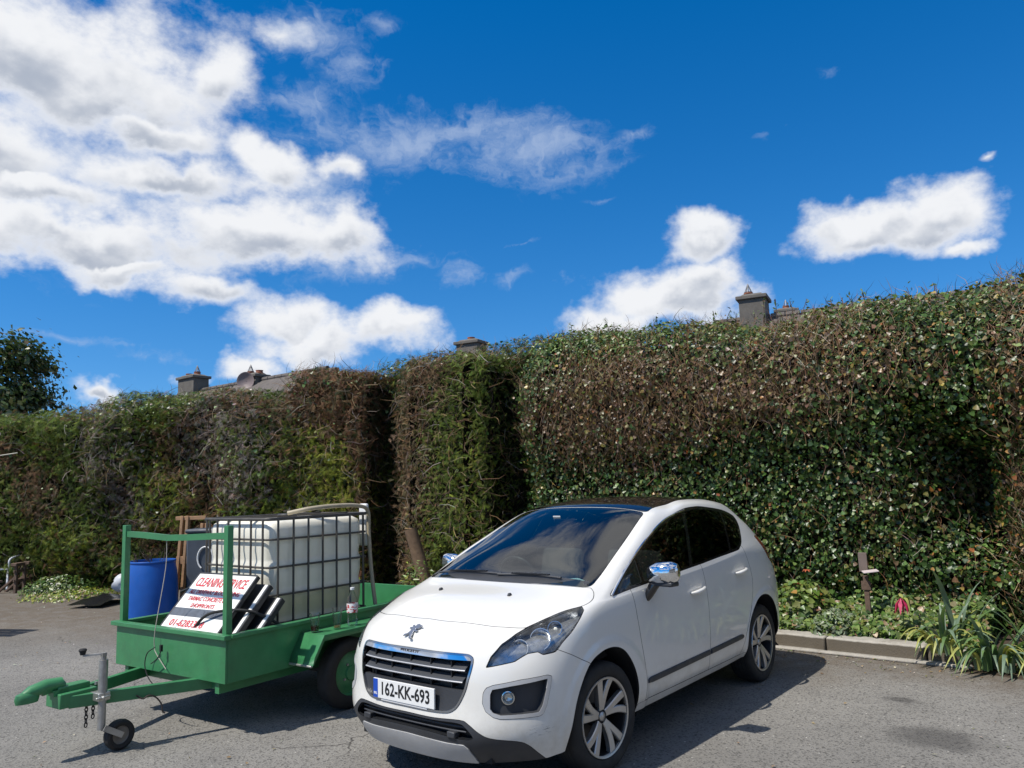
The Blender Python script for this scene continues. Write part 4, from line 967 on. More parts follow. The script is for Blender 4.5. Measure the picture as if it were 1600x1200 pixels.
# board plane: bottom edge near the front board, leaning back; local x forward, y left(=right in view)
bx, bz, tx_, tz_ = -.02, .215, -.385, .60
bl = Vector((bx, -.385, bz)); up_ = Vector((tx_-bx, 0, tz_-bz)).normalized(); right_ = Vector((0, 1, 0)); nn = right_.cross(up_)
def onb(u, v, d=0.): return bl + right_*u + up_*v + nn*d
Wd, Hd = .74, .545
m_ = MB(); fr_ = Matrix((right_, up_, nn)).transposed().to_4x4(); fr_.translation = onb(Wd/2, Hd/2-.04); 
def bbox_(u, v, w, h, d, th): return [onb(u+a*w/2, v+b*h/2, d+c*th/2) for c in (-1, 1) for a, b in ((-1,-1),(1,-1),(1,1),(-1,1))]
BF = [(0,3,2,1),(4,5,6,7),(0,1,5,4),(1,2,6,5),(2,3,7,6),(3,0,4,7)]
MB().add(bbox_(Wd/2, Hd/2-.05, Wd, Hd+.10, 0, .02), BF).build('panel', SGW, sg, bevel=.004)
for u in (-.006, Wd+.006): MB().add(bbox_(u, Hd/2-.05, .018, Hd+.115, -.004, .035), BF).build('edge', SGB, sg, bevel=.004)
MB().add(bbox_(Wd/2, Hd+.006, Wd, .014, -.004, .035), BF).build('edge', SGB, sg, bevel=.003)
MB().add(bbox_(Wd/2-.04, -.060, .30, .022, .012, .006), BF).build('grip_slot', SGB, sg)
MB().add(bbox_(Wd/2, .165, Wd-.01, .075, .011, .003), BF).build('dark_band', mat('band_slate', (.075, .09, .115), rough=.6, vary=.3, vscale=20), sg)
def sline(body, v, size, w, u=None, m=RED, **k): lettering('lettering', body, size, onb(Wd/2 if u is None else u, v, .0125), right_, up_, m, sg, fit=w, **k)
sline('CLEANING SERVICE', .455, .125, .64, bold=.0012)
sline('ALL DRIVEWAY BLOCK PAVING', .36, .058, .64, bold=.0006)
sline('TARMAC CONCRETE &', .295, .058, .48, .33, bold=.0006)
sline('SHOPFRONTS', .23, .052, .30, .34, bold=.0006)
sline('31151', .165, .055, .18, .50, mat('band_ink', (.03,.04,.06), rough=.6), bold=.0005)
sline('01-6283318', .06, .085, .43, .30, bold=.001)
# the board's folded rear leaf and feet, seen edge-on to the right
for du, dn, tilt in ((.10, -.10, 0), (.20, -.20, 0)):
    MB().add(bbox_(Wd/2+du, Hd/2-.02-.05*(dn < -.15), Wd, Hd+.02, dn, .05), BF).build('rear_leaf', SGB, sg, bevel=.006)
    MB().add(bbox_(Wd+du-.03, Hd/2-.02-.05*(dn < -.15), .035, Hd, dn+.028, .008), BF).build('white_edge', SGW, sg)
m_ = MB(); m_.tube(spline([tl(-.10, .10, .50), tl(-.12, .13, .68), tl(-.15, .26, .83), tl(-.22, .42, .875), tl(-.35, .58, .86), tl(-.55, .66, .74), tl(-.75, .68, .60), tl(-1.0, .66, .47)], 7), .012, 8)
tag(m_.build('black_hose', RUB, None, smooth=60), 'black rubber hose arching over the sign board in the trailer', 'hose')
m_ = MB(); m_.tube(spline([tl(-.16, .30, .50), tl(-.17, .38, .70), tl(-.25, .52, .73), tl(-.45, .62, .70), tl(-.8, .69, .66), tl(-1.2, .70, .55)], 7), .009, 8)
tag(m_.build('black_hose', RUB, None, smooth=60), 'thinner black hose running low along the trailer side to the tank', 'hose')
m_ = MB(); m_.tube([tl(-.52, -.65, .93), tl(-.60, -.40, 1.02)], .011, 8); 
lance = tag(m_.build('spray_lance', RUB, None), 'black spray lance with a white nozzle beside the tank', 'lance')
m_ = MB(); m_.tube([tl(-.60, -.40, 1.02), tl(-.63, -.27, 1.045)], .018, 8); m_.build('nozzle', mat('white_pipe'), lance)

# drinks on the mudguard
CLR = glass('clear_glass', (.97, .98, .975), .55)
def tumbler(name, label, loc, prof, fill=None):
    g_ = tag(MB().lathe(prof, 24, None).build(name, CLR, None, smooth=50, loc=loc), label, name.split('_')[-1] if '_' in name else 'glass')
    if fill: m_ = MB(); m_.lathe([(.0, .008), (fill[0], .008), (fill[1], fill[2]), (.0, fill[2])], 20); m_.build('drink', mat(*fill[3]), g_, smooth=50)
    return g_
gz = .662
p1 = tl(-.745, .87, gz); p2 = tl(-.93, .93, gz); p3 = tl(-1.10, .93, gz)
tumbler('drinking_glass', 'stemmed tumbler with a little dark drink, nearest the mudguard front', p1, [(.0,.004),(.030,.004),(.033,.0),(.033,.02),(.036,.06),(.044,.10),(.040,.128),(.046,.145),(.044,.145),(.038,.128),(.041,.10),(.033,.06),(.030,.012),(.0,.010)], (.029, .034, .045, ('cola', (.03, .008, .004), .1)))
tumbler('drinking_glass', 'tall empty pint glass between the tumbler and the water bottle', p2, [(.0,.004),(.028,.004),(.029,.0),(.031,.05),(.040,.10),(.043,.165),(.041,.165),(.038,.10),(.029,.05),(.027,.012),(.0,.010)], (.026, .027, .02, ('lees', (.30, .18, .06), .2)))
bt = tag(MB().lathe([(.0,.0),(.038,.0),(.045,.012),(.045,.08),(.042,.09),(.045,.10),(.046,.19),(.040,.225),(.024,.262),(.016,.275),(.015,.29)], 26).build('water_bottle', CLR, None, smooth=50, loc=p3), 'clear plastic water bottle with a red and white label on the mudguard', 'bottle')
m_ = MB(); m_.lathe([(.0465,.105),(.0468,.107),(.0468,.178),(.0465,.18)], 26); m_.build('label_wrap', mat('bottle_label', (.75,.72,.72), rough=.5, extra=lambda t, c, o, p: t.mix(t.ramp(t.noise(t.vmath('MULTIPLY', o, (1, 1, 2.)), 38., 2., .5), .50, .56), c, (.45, .04, .05))), bt)
m_ = MB(); m_.lathe([(.017,.288),(.018,.29),(.018,.308),(.0,.309)], 18); m_.build('cap', mat('cap_white', (.8,.8,.8), rough=.4), bt)

# ------------------------------------------------------------------ things standing about behind the trailer
BLUE = mat('blue_polythene', (.004, .080, .36), rough=.42, vary=.12, vscale=6, dirt=(.05,.08,.2), dirt_amt=.3)
br = tag(MB().lathe([(.26,.0),(.275,.02),(.285,.12),(.302,.30),(.306,.48),(.300,.70),(.285,.86),(.268,.94),(.262,.97),(.270,.975),(.274,.99),(.268,1.0),(.255,1.0),(.250,.975),(.252,.94),(.27,.85),(.285,.6),(.285,.2),(.25,.03),(.0,.03)], 40).build('plastic_barrel', BLUE, None, smooth=50, loc=(-.56, -6.10, 0), rot=(0, 0, 0)), 'blue open-topped plastic barrel standing left of the tank', 'barrel')
g_ = random.Random(3); m_ = MB()
for k in range(16):
    a = g_.random()*6.28; r0 = .24*g_.random()**.5; x, y = r0*math.cos(a), r0*math.sin(a)
    m_.tube([(x*.6, y*.6, .55), (x, y, .95), (x+g_.uniform(-.12, .12), y+g_.uniform(-.15, .15), 1.04+.12*g_.random())], .004, 4)
tag(m_.build('twig_bundle', mat('twig_bark'), None, loc=(-.56, -6.10, 0)), 'bundle of thin dead twigs poking out of the blue barrel', 'twigs')
WOOD = mat('weathered_timber', (.36, .21, .11), rough=.8, vary=.25, vscale=9, bump=.3, bscale=40)
pal = thing('timber_frame', 'bare timber frame leaning upright between the blue barrel and the tank', 'timber', (-1.05, -6.13, 0), R(38))
for (a, b, w, h_) in (((0,-.19,0),(-.10,-.13,1.52),.035,.075), ((0,-.10,0),(-.10,-.06,1.52),.035,.075), ((.05,.10,0),(-.04,.16,1.42),.035,.07), ((.05,.17,0),(-.04,.22,1.42),.035,.07)):
    MB().beam(a, b, w, h_, (1, 0, 0)).build('slat', WOOD, pal, bevel=.004)
for z in (.35, .95): MB().box((.0-.06*z, .03, z), (.045, .42, .10)).build('block', WOOD, pal, bevel=.004)
MB().box((-.10, -.02, 1.49), (.05, .40, .05)).build('block', WOOD, pal, bevel=.004)
bn = thing('storage_bin', 'dark grey plastic bin with a pale looped mark, between the timber frame and the tank', 'bin', (-1.22, -5.80, 0), R(35))
MB().box((0, 0, .66), (.46, .50, 1.30), taper=1.08).build('bin_body', mat('slate_plastic', (.05, .06, .075), rough=.55, vary=.2), bn, bevel=.03)
MB().box((0, 0, 1.335), (.52, .56, .05)).build('bin_lid', mat('slate_plastic'), bn, bevel=.02)
MB().tube([(.262, .0+.10*math.cos(t), 1.0+.14*math.sin(t)) for t in np.linspace(-.4, 4.2, 16)], .010, 6).build('pale_mark', mat('white_pipe'), bn)
# sawn log leaning against the column
lg_ = tag(MB().tube(spline([(-.17, .24, 0.), (-.09, .125, .6), (.0, 0., 1.16)], 5), [.115]*3+[.105]*4+[.10]*4, 14).build('sawn_log', mat('log_bark', (.15, .095, .055), rough=.95, vary=.35, vscale=7, bump=.8, bscale=22), None, smooth=40, loc=(-4.28, -5.36, .0)), 'sawn tree trunk standing against the clipped column behind the tank', 'log')
m_ = MB(); m_.lathe([(.0, .006), (.085, .005), (.098, .0)], 20, Matrix.Translation((0, 0, 1.162)) @ Matrix.Rotation(-.09, 4, 'Y')); m_.build('cut_face', mat('cut_wood', (.42, .27, .13), rough=.8, vary=.2, vscale=30), lg_)

# far left: plastic chair, rotten trestle, rubbish
PCH = mat('white_plastic', (.74, .75, .76), rough=.4, dirt=(.4,.4,.36), dirt_amt=.4)
ch = thing('garden_chair', 'white plastic garden chair at the left edge by the hedge', 'chair', (-1.83, -14.66, 0), R(25))
MB().box((0, 0, .42), (.46, .46, .03)).build('seat', PCH, ch, bevel=.012)
for x in (-.2, .2):
    for y in (-.21, .21): MB().beam((x*1.12, y*1.1, 0), (x, y, .42), .045, .03, (1, 0, 0)).build('leg', PCH, ch, bevel=.008)
for y in (-.24, .24):
    MB().tube(spline([(.20, y, .42), (.22, y*1.06, .60), (.10, y*1.08, .66), (-.16, y*1.05, .67), (-.24, y, .60)], 5), .022, 8).build('armrest', PCH, ch, smooth=60)
for k in range(5): MB().beam((-.20, -.16+.08*k, .44), (-.34, -.18+.09*k, .88), .045, .014, (1, 0, 0)).build('back_slat', PCH, ch, bevel=.004)
MB().tube(spline([(-.22, -.23, .42), (-.33, -.24, .80), (-.37, -.12, .92), (-.37, .12, .92), (-.33, .24, .80), (-.22, .23, .42)], 5), .02, 8).build('back_frame', PCH, ch, smooth=60)
OLDW = mat('rotten_timber', (.13, .085, .06), rough=.95, vary=.35, vscale=10, bump=.6, bscale=30)
ts = thing('trestle', 'old rotten timber trestle standing beside the white chair', 'trestle', (-1.86, -13.84, 0), R(-55))
for y in (-.24, .02, .26):
    MB().beam((.0, y, 0), (0, y, .52), .055, .05, (1, 0, 0)).build('post', OLDW, ts, bevel=.005)
    MB().beam((.42, y-.06, .0), (.02, y, .30), .05, .04).build('brace', OLDW, ts, bevel=.005)
for z in (.24, .42): MB().box((.01, 0, z), (.03, .62, .05)).build('rail', OLDW, ts, bevel=.005)
for y in (-.17, .19): MB().box((.02, y, .55), (.12, .26, .06)).build('cap_block', OLDW, ts, bevel=.008)
m_ = MB(); P = []; F = []
for i in range(9):
    for j in range(7):
        u, v = i/8-.5, j/6-.5; P.append((u*.95, v*.62, .02+.14*math.exp(-(u*2.2)**2)*(1-abs(v)*.9)+.025*float(vnoise(np.array([u*7, v*7, 2.])))))
for i in range(8):
    for j in range(6): a = i*7+j; F.append((a, a+7, a+8, a+1))
tag(m_.add(P, F).build('plastic_sheet', mat('black_sheet', (.012,.012,.013), rough=.25), None, smooth=40, loc=(-1.85, -10.35, .0), rot=(0, 0, .5)), 'crumpled sheet of glossy black plastic on the ground behind the trailer', 'sheet')
m_ = MB(); P = []; n = 10
for i in range(n+1):
    for j in range(14):
        t = math.pi*i/n; a = 2*math.pi*j/14; r_ = .16*math.sin(t)*(1+.35*float(vnoise(np.array([math.cos(a)*2, math.sin(a)*2, t*1.5])))); P.append((r_*math.cos(a), r_*math.sin(a), .17-.17*math.cos(t)))
F = [(i*14+j, i*14+(j+1) % 14, (i+1)*14+(j+1) % 14, (i+1)*14+j) for i in range(n) for j in range(14)]
tag(m_.add(P, F).build('rubbish_bag', mat('white_bag', (.62,.63,.64), rough=.35, vary=.2), None, smooth=30, loc=(-2.35, -10.75, .1)), 'small crumpled white plastic bag against the hedge foot', 'bag')
cane = MB().tube([(0, 0, 2.62), (-.6, .95, 2.74)], .012, 6).build('cane', mat('pale_cane', (.45, .42, .33), rough=.7), None, loc=(-1.0, -14.75, 0)); tag(cane, 'thin pale cane sticking out of the hedge at the left edge', 'cane')
# plank table just outside the left edge, whose shadow falls into view
tb = thing('plank_table', 'timber plank table outside the left edge of the view', 'table', (.72, -9.15, 0), R(25))
for k in range(3): MB().box((-.16+.17*k, 0, .70), (.145, 1.3, .03)).build('plank', OLDW, tb, bevel=.004)
for x in (-.2, .2):
    for y in (-.5, .5): MB().beam((x*1.1, y, 0), (x, y, .69), .06, .06, (1, 0, 0)).build('leg', OLDW, tb, bevel=.004)
MB().beam((0, -.5, .4), (0, .5, .4), .04, .07).build('stretcher', OLDW, tb)
# ------------------------------------------------------------------ bed plants, weeds and litter
def leaf_patch(name, label, cat, loc, P, N, g, pals, probs, size, tv=IVY_V, tf=IVY_F, lean=.7):
    h = thing(name, label, cat, loc) ; off = np.array(loc, float)
    o = plant(h, 'leaves', pals, P-off, N, g, pick(np.tile(probs, (len(P), 1)), g), size, (0, .02), LEAFY, tv, tf, lean)
    return h
g = np.random.default_rng(404)
n = 15000; y = g.uniform(-3., 2.35, n); x = -4.16-.95*g.random(n)
hgt = .10+.42*np.clip((-4.2-x)/.75, 0, 1)*(.55+.45*np.clip(fbm(np.stack([x, y, 0*x], -1), 1.7, 7), -1, 1))
P = np.stack([x, y, .13+hgt*g.random(n)**.6], -1); N = np.stack([.6+.4*g.random(n), .4*(g.random(n)-.5), .4+g.random(n)], -1)
GC = [(.10,.16,.030),(.13,.19,.035),(.08,.13,.028),(.16,.20,.05)]
bed = leaf_patch('ground_cover', 'bright green weeds and ground cover filling the bed behind the kerb', 'ground cover', (-4.6, 0, .1), P, N, g, [GC, IVYC, IVYL, TAN], [1., .35, .45, .18], (.03, .075)); bed['kind'] = 'stuff'
def clump(name, label, cat, c, r, h, n, seed, pals, probs, size, tv=IVY_V, tf=IVY_F):
    g = np.random.default_rng(seed); d = g.normal(0, 1, (n, 3)); d /= np.linalg.norm(d, axis=1, keepdims=True); d[:, 2] = np.abs(d[:, 2])
    P = np.array(c)+d*np.array([r, r, h])*(g.random((n, 1))**.4); N = d+np.array([.3, .2, .4])
    return leaf_patch(name, label, cat, c, P, N, g, pals, probs, size, tv, tf)
clump('bush', 'grey-green leafy plant spilling over the kerb edge', 'plant', (-4.28, .98, .14), .26, .28, 420, 11, [[(.20,.24,.15),(.15,.19,.11)], IVYL], [1., .3], (.04, .09), LAN_V, LAN_F)
clump('bush', 'yellow-green bushy plant with orange shoots near the car rear', 'plant', (-4.62, .55, .14), .34, .52, 650, 12, [GC, AUT, IVYL], [1., .12, .4], (.04, .09))
clump('bush', 'small yellow-green plant by the kerb end under the striped leaves', 'plant', (-4.12, 2.75, .05), .22, .22, 260, 13, [LIME, GC], [.8, .6], (.04, .08))
clump('weeds', 'bright green weeds at the foot of the left hedge beside the trestle', 'weeds', (-2.15, -12.75, 0), .75, .34, 1500, 14, [GC, IVYL, IVYC], [.7, .15, .8], (.03, .08))
clump('weeds', 'low yellow-green creeping weeds in front of the left hedge', 'weeds', (-2.10, -12.05, 0), .95, .12, 1500, 15, [LIME, GC, TAN], [.8, .8, .2], (.025, .06))
clump('weeds', 'small green sprig growing by the foot of the sawn log', 'weeds', (-4.05, -4.95, .0), .32, .75, 260, 16, [GC, IVYL], [.9, .5], (.05, .10), LAN_V, LAN_F)
clump('weeds', 'yellowish sprig showing above the trailer tailgate', 'weeds', (-2.05, -3.05, .0), .25, .98, 260, 17, [LIME, GC], [.7, .6], (.05, .10), LAN_V, LAN_F)
# iris clump: every blade a leaf of its own
def blade_mesh(L, w, arch, fold, seed):
    n = 9; V = []; F = []; g = random.Random(seed)
    for i in range(n+1):
        t = i/n; ww = w*(.75+.6*t-1.35*t**3)*(1 if t < .999 else .02)
        out = arch*(t**2.0)*L; z = L*(t-fold*t**3.2); 
        V += [(out, -ww, z), (out-.25*ww, 0, z+.004), (out, ww, z)]
    for i in range(n):
        for j in range(2): a = i*3+j; F.append((a, a+1, a+4, a+3))
    me = bpy.data.meshes.new('leaf'); me.from_pydata(V, [], F); me.polygons.foreach_set('use_smooth', [True]*len(F)); return me
IR1 = mat('iris_green', (.13, .22, .075), rough=.45, trans=.25, vary=.25, vscale=8); IR2 = mat('iris_yellowing', (.36, .37, .10), rough=.5, trans=.25, vary=.3, vscale=6); IR3 = mat('iris_bluegreen', (.15, .215, .14), rough=.45, trans=.2, vary=.2, vscale=8)
bl = [blade_mesh(.66, .026, .35, .14, 1), blade_mesh(.62, .030, .60, .62, 2), blade_mesh(.54, .028, .70, .95, 3), blade_mesh(.74, .027, .42, .20, 4), blade_mesh(.46, .024, .7, 1.1, 5)]
def iris(label, loc, n, seed, sc=1., spread=.20):
    h = thing('iris_plant', label, 'plant', loc, group='irises at the kerb end'); g = random.Random(seed)
    for k in range(n):
        me = bl[g.choice((0, 1, 1, 2, 3, 4, 2, 1, 2))]
        o = bpy.data.objects.new('leaf', me); COL.objects.link(o); o.parent = h
        a = g.gauss(.3, 1.15); rr = spread*g.random()
        o.location = (rr*math.cos(a)*.8, rr*math.sin(a), 0); o.rotation_euler = (g.uniform(-.15, .15), g.uniform(-.12, .22), a+g.uniform(-.4, .4)); s_ = sc*g.uniform(.65, 1.1); o.scale = (s_, s_*g.uniform(.8, 1.2), s_)
        o.data = me; 
        if not len(me.materials): me.materials.append(IR1)
        o.material_slots[0].link = 'OBJECT'; o.material_slots[0].material = g.choice((IR1, IR1, IR3, IR3, IR2, IR2) if me in (bl[1], bl[2], bl[4]) else (IR1, IR3, IR3))
    return h
iris('iris clump with drooping pale leaves hanging over the kerb end', (-4.02, 2.02, .12), 34, 21, .80, .24)
iris('large iris clump with long striped leaves right of the kerb end', (-4.00, 2.42, .03), 46, 22, .90, .28)
iris('iris clump cut by the right edge of the picture', (-4.10, 2.85, .03), 38, 23, .95, .28)
iris('tall blue-green iris standing behind the kerb before the ivy', (-4.48, 2.10, .14), 16, 24, 1.15, .16)
# fuchsia with a pink bloom
fu = thing('fuchsia', 'small plant with one hanging pink flower behind the kerb', 'flower', (-4.30, 1.62, .14))
m_ = MB(); m_.tube(spline([(0,0,0),(.03,.02,.22),(.08,.03,.40),(.14,.04,.44)], 5), .005, 5); m_.build('stem', mat('green_stem', (.07,.12,.04), rough=.6), fu)
for k in range(9):
    a = k*.7; me = bl[4]; o = bpy.data.objects.new('leaf', me); COL.objects.link(o); o.parent = fu; o.location = (.06, .03, .36+.02*(k % 3)); o.rotation_euler = (0, .5, a); o.scale = (.5, .8, .42)
    o.material_slots[0].link = 'OBJECT'; o.material_slots[0].material = IR2 if k % 2 else IR1
PINK = mat('pink_petal', (.55, .035, .12), rough=.5, trans=.2, vary=.3, vscale=30); 
for k in range(6):
    a = k*math.pi/3; m_ = MB(); c, s_ = math.cos(a), math.sin(a)
    m_.add([(.14+.005*c, .04+.005*s_, .43), (.14+.05*c-.02*s_, .04+.05*s_+.02*c, .37), (.14+.07*c, .04+.07*s_, .27), (.14+.05*c+.02*s_, .04+.05*s_-.02*c, .37)], [(0,1,2,3)]); m_.build('petal', PINK, fu)
for q, (lx, ly, lz, lab) in enumerate(((-4.60, .62, .74, 'orange flower head above the yellow-green plant'), (-4.55, .50, .60, 'pale orange bloom low beside the car rear'))):
    m_ = MB()
    fl = thing('flower', lab, 'flower', (lx, ly, lz)); m_.tube([(0, 0, -.35), (0, 0, 0)], .004, 4); m_.build('stem', mat('green_stem'), fl)
    for k in range(7):
        a = k*.9; c, s_ = math.cos(a), math.sin(a); MB().add([(0,0,0),(.03*c-.014*s_,.03*s_+.014*c,.012),(.052*c,.052*s_,-.012),(.03*c+.014*s_,.03*s_-.014*c,.012)], [(0,1,2,3)]).build('petal', mat('orange_petal', (.50,.13,.06), rough=.5, trans=.2), fl)
# little timber post with a board and feeder tray in the ivy
po = thing('garden_post', 'small grey timber post with a board and pale tray against the ivy', 'post', (-4.58, 1.24, .12), R(8))
MB().box((0, 0, .30), (.05, .05, .60)).build('post', OLDW, po, bevel=.004)
MB().box((.03, -.01, .74), (.018, .085, .20), (0, .05, 0)).build('board', mat('pinkish_board', (.17,.13,.11), rough=.85, vary=.2), po, bevel=.004)
MB().box((.10, .06, .655), (.12, .15, .012), (.12, .05, .3)).build('tray', mat('pale_tray', (.55,.47,.45), rough=.6), po, bevel=.003)
MB().box((.032, .0, .50), (.012, .09, .09)).build('plate', OLDW, po)
# litter: dry leaves and grit on the asphalt
g = np.random.default_rng(9); n = 1500
x = np.concatenate([g.uniform(-3.95, 2.2, 500), -3.95+.5*g.random(500)**2, -2.3+g.normal(0, .9, 500)]); y = np.concatenate([g.uniform(-9, 3.2, 500), g.uniform(-2, 2.4, 500), -11.5+g.normal(0, 1.6, 500)])
P = np.stack([x, y, np.full(n, .008)], -1); N = np.stack([.25*g.normal(0, 1, n), .25*g.normal(0, 1, n), np.ones(n)], -1)
lt = thing('leaf_litter', 'scattered dry leaf bits and grit on the asphalt', 'litter', (0, -3, 0)); lt['kind'] = 'stuff'
plant(lt, 'bits', [TAN, [(.40,.38,.30)], [(.14,.17,.05)]], P-np.array([0, -3, 0.]), N, g, pick(np.tile([.7, .35, .3], (n, 1)), g), (.012, .04), (0, .004), LEAFY, LAN_V*np.array([1.6, 1, 1]), LAN_F, .2)
def poly_sdf(P, poly):
    """signed distance of 2-D points to a closed outline, negative inside"""
    A = np.asarray(poly, float); B = np.roll(A, -1, 0)
    d = np.full(len(P), 1e9); ins = np.zeros(len(P), bool)
    for a, b in zip(A, B):
        e = b-a; w = P-a; t = np.clip((w@e)/max(e@e, 1e-12), 0, 1)
        d = np.minimum(d, np.hypot(*(w-t[:, None]*e).T))
        c = ((a[1] > P[:, 1]) != (b[1] > P[:, 1]))
        if abs(b[1]-a[1]) > 1e-12: ins ^= c & (P[:, 0] < (b[0]-a[0])*(P[:, 1]-a[1])/(b[1]-a[1])+a[0])
    return np.where(ins, -d, d)
def compact(V, N, T):
    u, inv = np.unique(T, return_inverse=True)
    return V[u], N[u], inv.reshape(-1, 3)
def split(S, d):
    """cut a triangle soup where d changes sign -> (d<0 part, d>=0 part)"""
    V, N, T = S; s = d >= 0; k = s[T].sum(1)
    tin, tout = [T[k == 0]], [T[k == 3]]
    nv, nn = [], []; base = len(V)
    mx = T[(k == 1) | (k == 2)]; km = k[(k == 1) | (k == 2)]
    if len(mx):
        sm = s[mx]; lone = np.where((km == 1)[:, None], sm, ~sm).argmax(1); r = np.arange(len(mx))
        a, b, c = mx[r, lone], mx[r, (lone+1) % 3], mx[r, (lone+2) % 3]
        e = np.concatenate([np.stack([a, b], 1), np.stack([a, c], 1)]); es = np.sort(e, 1)
        uq, inv = np.unique(es[:, 0]*base+es[:, 1], return_inverse=True)
        i, j = uq//base, uq % base; t = (d[i]/(d[i]-d[j]))[:, None]
        nv = V[i]+(V[j]-V[i])*t; nn = N[i]+(N[j]-N[i])*t; nn /= np.maximum(np.linalg.norm(nn, axis=1, keepdims=True), 1e-9)
        pq = inv.reshape(-1)+base; p, q = pq[:len(mx)], pq[len(mx):]
        t1 = np.stack([a, p, q], 1); t2 = np.concatenate([np.stack([p, b, c], 1), np.stack([p, c, q], 1)])
        o1 = (km == 1); o2 = np.concatenate([o1, o1])
        tout += [t1[o1], t2[~o2]]; tin += [t1[~o1], t2[o2]]
        V = np.concatenate([V, nv]); N = np.concatenate([N, nn])
    return compact(V, N, np.concatenate(tin)), compact(V, N, np.concatenate(tout))
def cut(S, fn, gap=.002):
    """piece inside fn<0 and the rest, with a real gap of 2*gap between them"""
    piece, rem = split(S, fn(S[0])+gap)
    _, rest = split(rem, fn(rem[0])-gap)
    return piece, rest
def both(S):
    """half -> whole, welded on the centre plane"""
    V, N, T = S; n = len(V); on = np.abs(V[:, 1]) < 1e-6
    idx = np.where(on, np.arange(n), np.arange(n)+n)
    return compact(np.concatenate([V, V*[1, -1, 1]]), np.concatenate([N, N*[1, -1, 1]]), np.concatenate([T, idx[T][:, ::-1]]))
def mirror(S): return S[0]*[1, -1, 1], S[1]*[1, -1, 1], S[2][:, ::-1]
def offset(S, d, vec=None):
    return S[0]+(S[1]*d if vec is None else np.asarray(vec)*d), S[1], S[2]
def boundary(T):
    e = np.concatenate([T[:, [0, 1]], T[:, [1, 2]], T[:, [2, 0]]]); k = np.sort(e, 1)
    u, i, c = np.unique(k[:, 0]*10**7+k[:, 1], return_index=True, return_counts=True)
    return e[i[c == 1]]
def recess(S, depth, vec=None):
    """back wall of a pocket plus the walls leading to it, closed on the pane's rim"""
    V, N, T = S; D = -N*depth if vec is None else np.tile(np.asarray(vec, float)*depth, (len(V), 1))
    e = boundary(T); n = len(V)
    W = np.concatenate([np.stack([e[:, 0], e[:, 1], e[:, 1]+n], 1), np.stack([e[:, 0], e[:, 1]+n, e[:, 0]+n], 1)])[:, ::-1]
    return np.concatenate([V, V+D]), np.concatenate([T+n, W])
def rim_skin(S, d, thick):
    """a proud sheet: surface lifted by d with side walls back down by thick"""
    V, N, T = S; n = len(V); e = boundary(T)
    W = np.concatenate([np.stack([e[:, 0], e[:, 0]+n, e[:, 1]+n], 1), np.stack([e[:, 0], e[:, 1]+n, e[:, 1]], 1)])
    return np.concatenate([V+N*d, V+N*(d-thick)]), np.concatenate([T, W])
def skin(name, S, m, parent, custom=True):
    return link(name, np_mesh(name, S[0], S[2], S[1] if custom else None), m, parent)
def raw(name, VT, m, parent, ang=35):
    me = np_mesh(name, VT[0], VT[1]); me.set_sharp_from_angle(angle=R(ang)); return link(name, me, m, parent)
_cv, _cn = car_grid(.03); _CQ = _cv.reshape(-1, 3); _CT = tris(*_cv.shape[:2]); _CA, _CB, _CC = (_CQ[_CT[:, i]] for i in range(3))
def cast(o, d):
    o = np.asarray(o, float); d = np.asarray(d, float); e1, e2 = _CB-_CA, _CC-_CA
    h = np.cross(d, e2); det = (e1*h).sum(1); s = o-_CA
    with np.errstate(all='ignore'):
        u = (s*h).sum(1)/det; q = np.cross(s, e1); v = (q@d)/det; t = (e2*q).sum(1)/det
    ok = (u > -1e-6) & (v > -1e-6) & (u+v < 1+1e-6) & (t > 0)
    return o+d*t[ok].min() if ok.any() else None
def _c(o, d, ax, dflt):
    p = cast(o, d); return dflt if p is None else float(p[ax])
def front_x(y, z): return _c((3, abs(y)+1e-5, z), (-1, 0, 0), 0, .8)
def side_y(x, z): return _c((x, 3, z), (0, -1, 0), 1, .88)
def top_z(x, y): return _c((x, abs(y)+1e-5, 4), (0, 0, -1), 2, 1.1)

car = thing('parked_car', 'white compact crossover car with black glass roof parked beside the green trailer', 'car')
def _paint(t, c, obj, pos):
    x, y, z = t.sep(pos)
    n = t.noise(pos, 7., 8., .7)
    low = t.math('MULTIPLY', t.ramp(z, .25, .75, 1., 0.), t.ramp(n, .35, .7, .15, 1.))
    c = t.mix(t.math('MULTIPLY', low, .42), c, (.36, .32, .25))
    f = t.noise(pos, 2.2, 6., .6)
    c = t.mix(t.ramp(f, .5, .8, 0., .10), c, (.55, .52, .45))
    # grey scuffs on the bumper's lower corner
    sc = t.noise(t.vmath('MULTIPLY', pos, (9, 9, 60)), 3., 4., .6)
    zone = t.math('MULTIPLY', t.ramp(t.math('ABSOLUTE', t.math('SUBTRACT', z, .40)), .0, .045, 1., 0.), t.ramp(t.math('ABSOLUTE', t.math('SUBTRACT', x, .60)), .02, .10, 1., 0.))
    return t.mix(t.math('MULTIPLY', zone, t.ramp(sc, .56, .64)), c, (.10, .10, .10))
PAINT = mat('white_car_paint', (.71, .695, .65), rough=.32, coat=.7, extra=_paint)
BLKP = mat('charcoal_bumper_plastic', (.035, .037, .042), rough=.5, vary=.15, bump=.12, bscale=220)
BLKG = mat('gloss_black_trim', (.008, .008, .009), rough=.12, coat=.6)
DARK = mat('dark_underbody', (.012, .012, .013), rough=.85)
CHROME = mat('chrome', (.82, .83, .85), rough=.07, metal=1.)
SATIN = mat('satin_silver', (.50, .50, .50), rough=.42, metal=.35, vary=.1)
WSGL = glass('windscreen_glass', (.62, .70, .68), 1.7)
SDGL = glass('tinted_side_glass', (.20, .23, .22), 1.25)
LENS = glass('lamp_lens', (.93, .94, .93), .9)
ROOFG = mat('black_roof_glass', (.006, .006, .008), rough=.06, coat=.5)

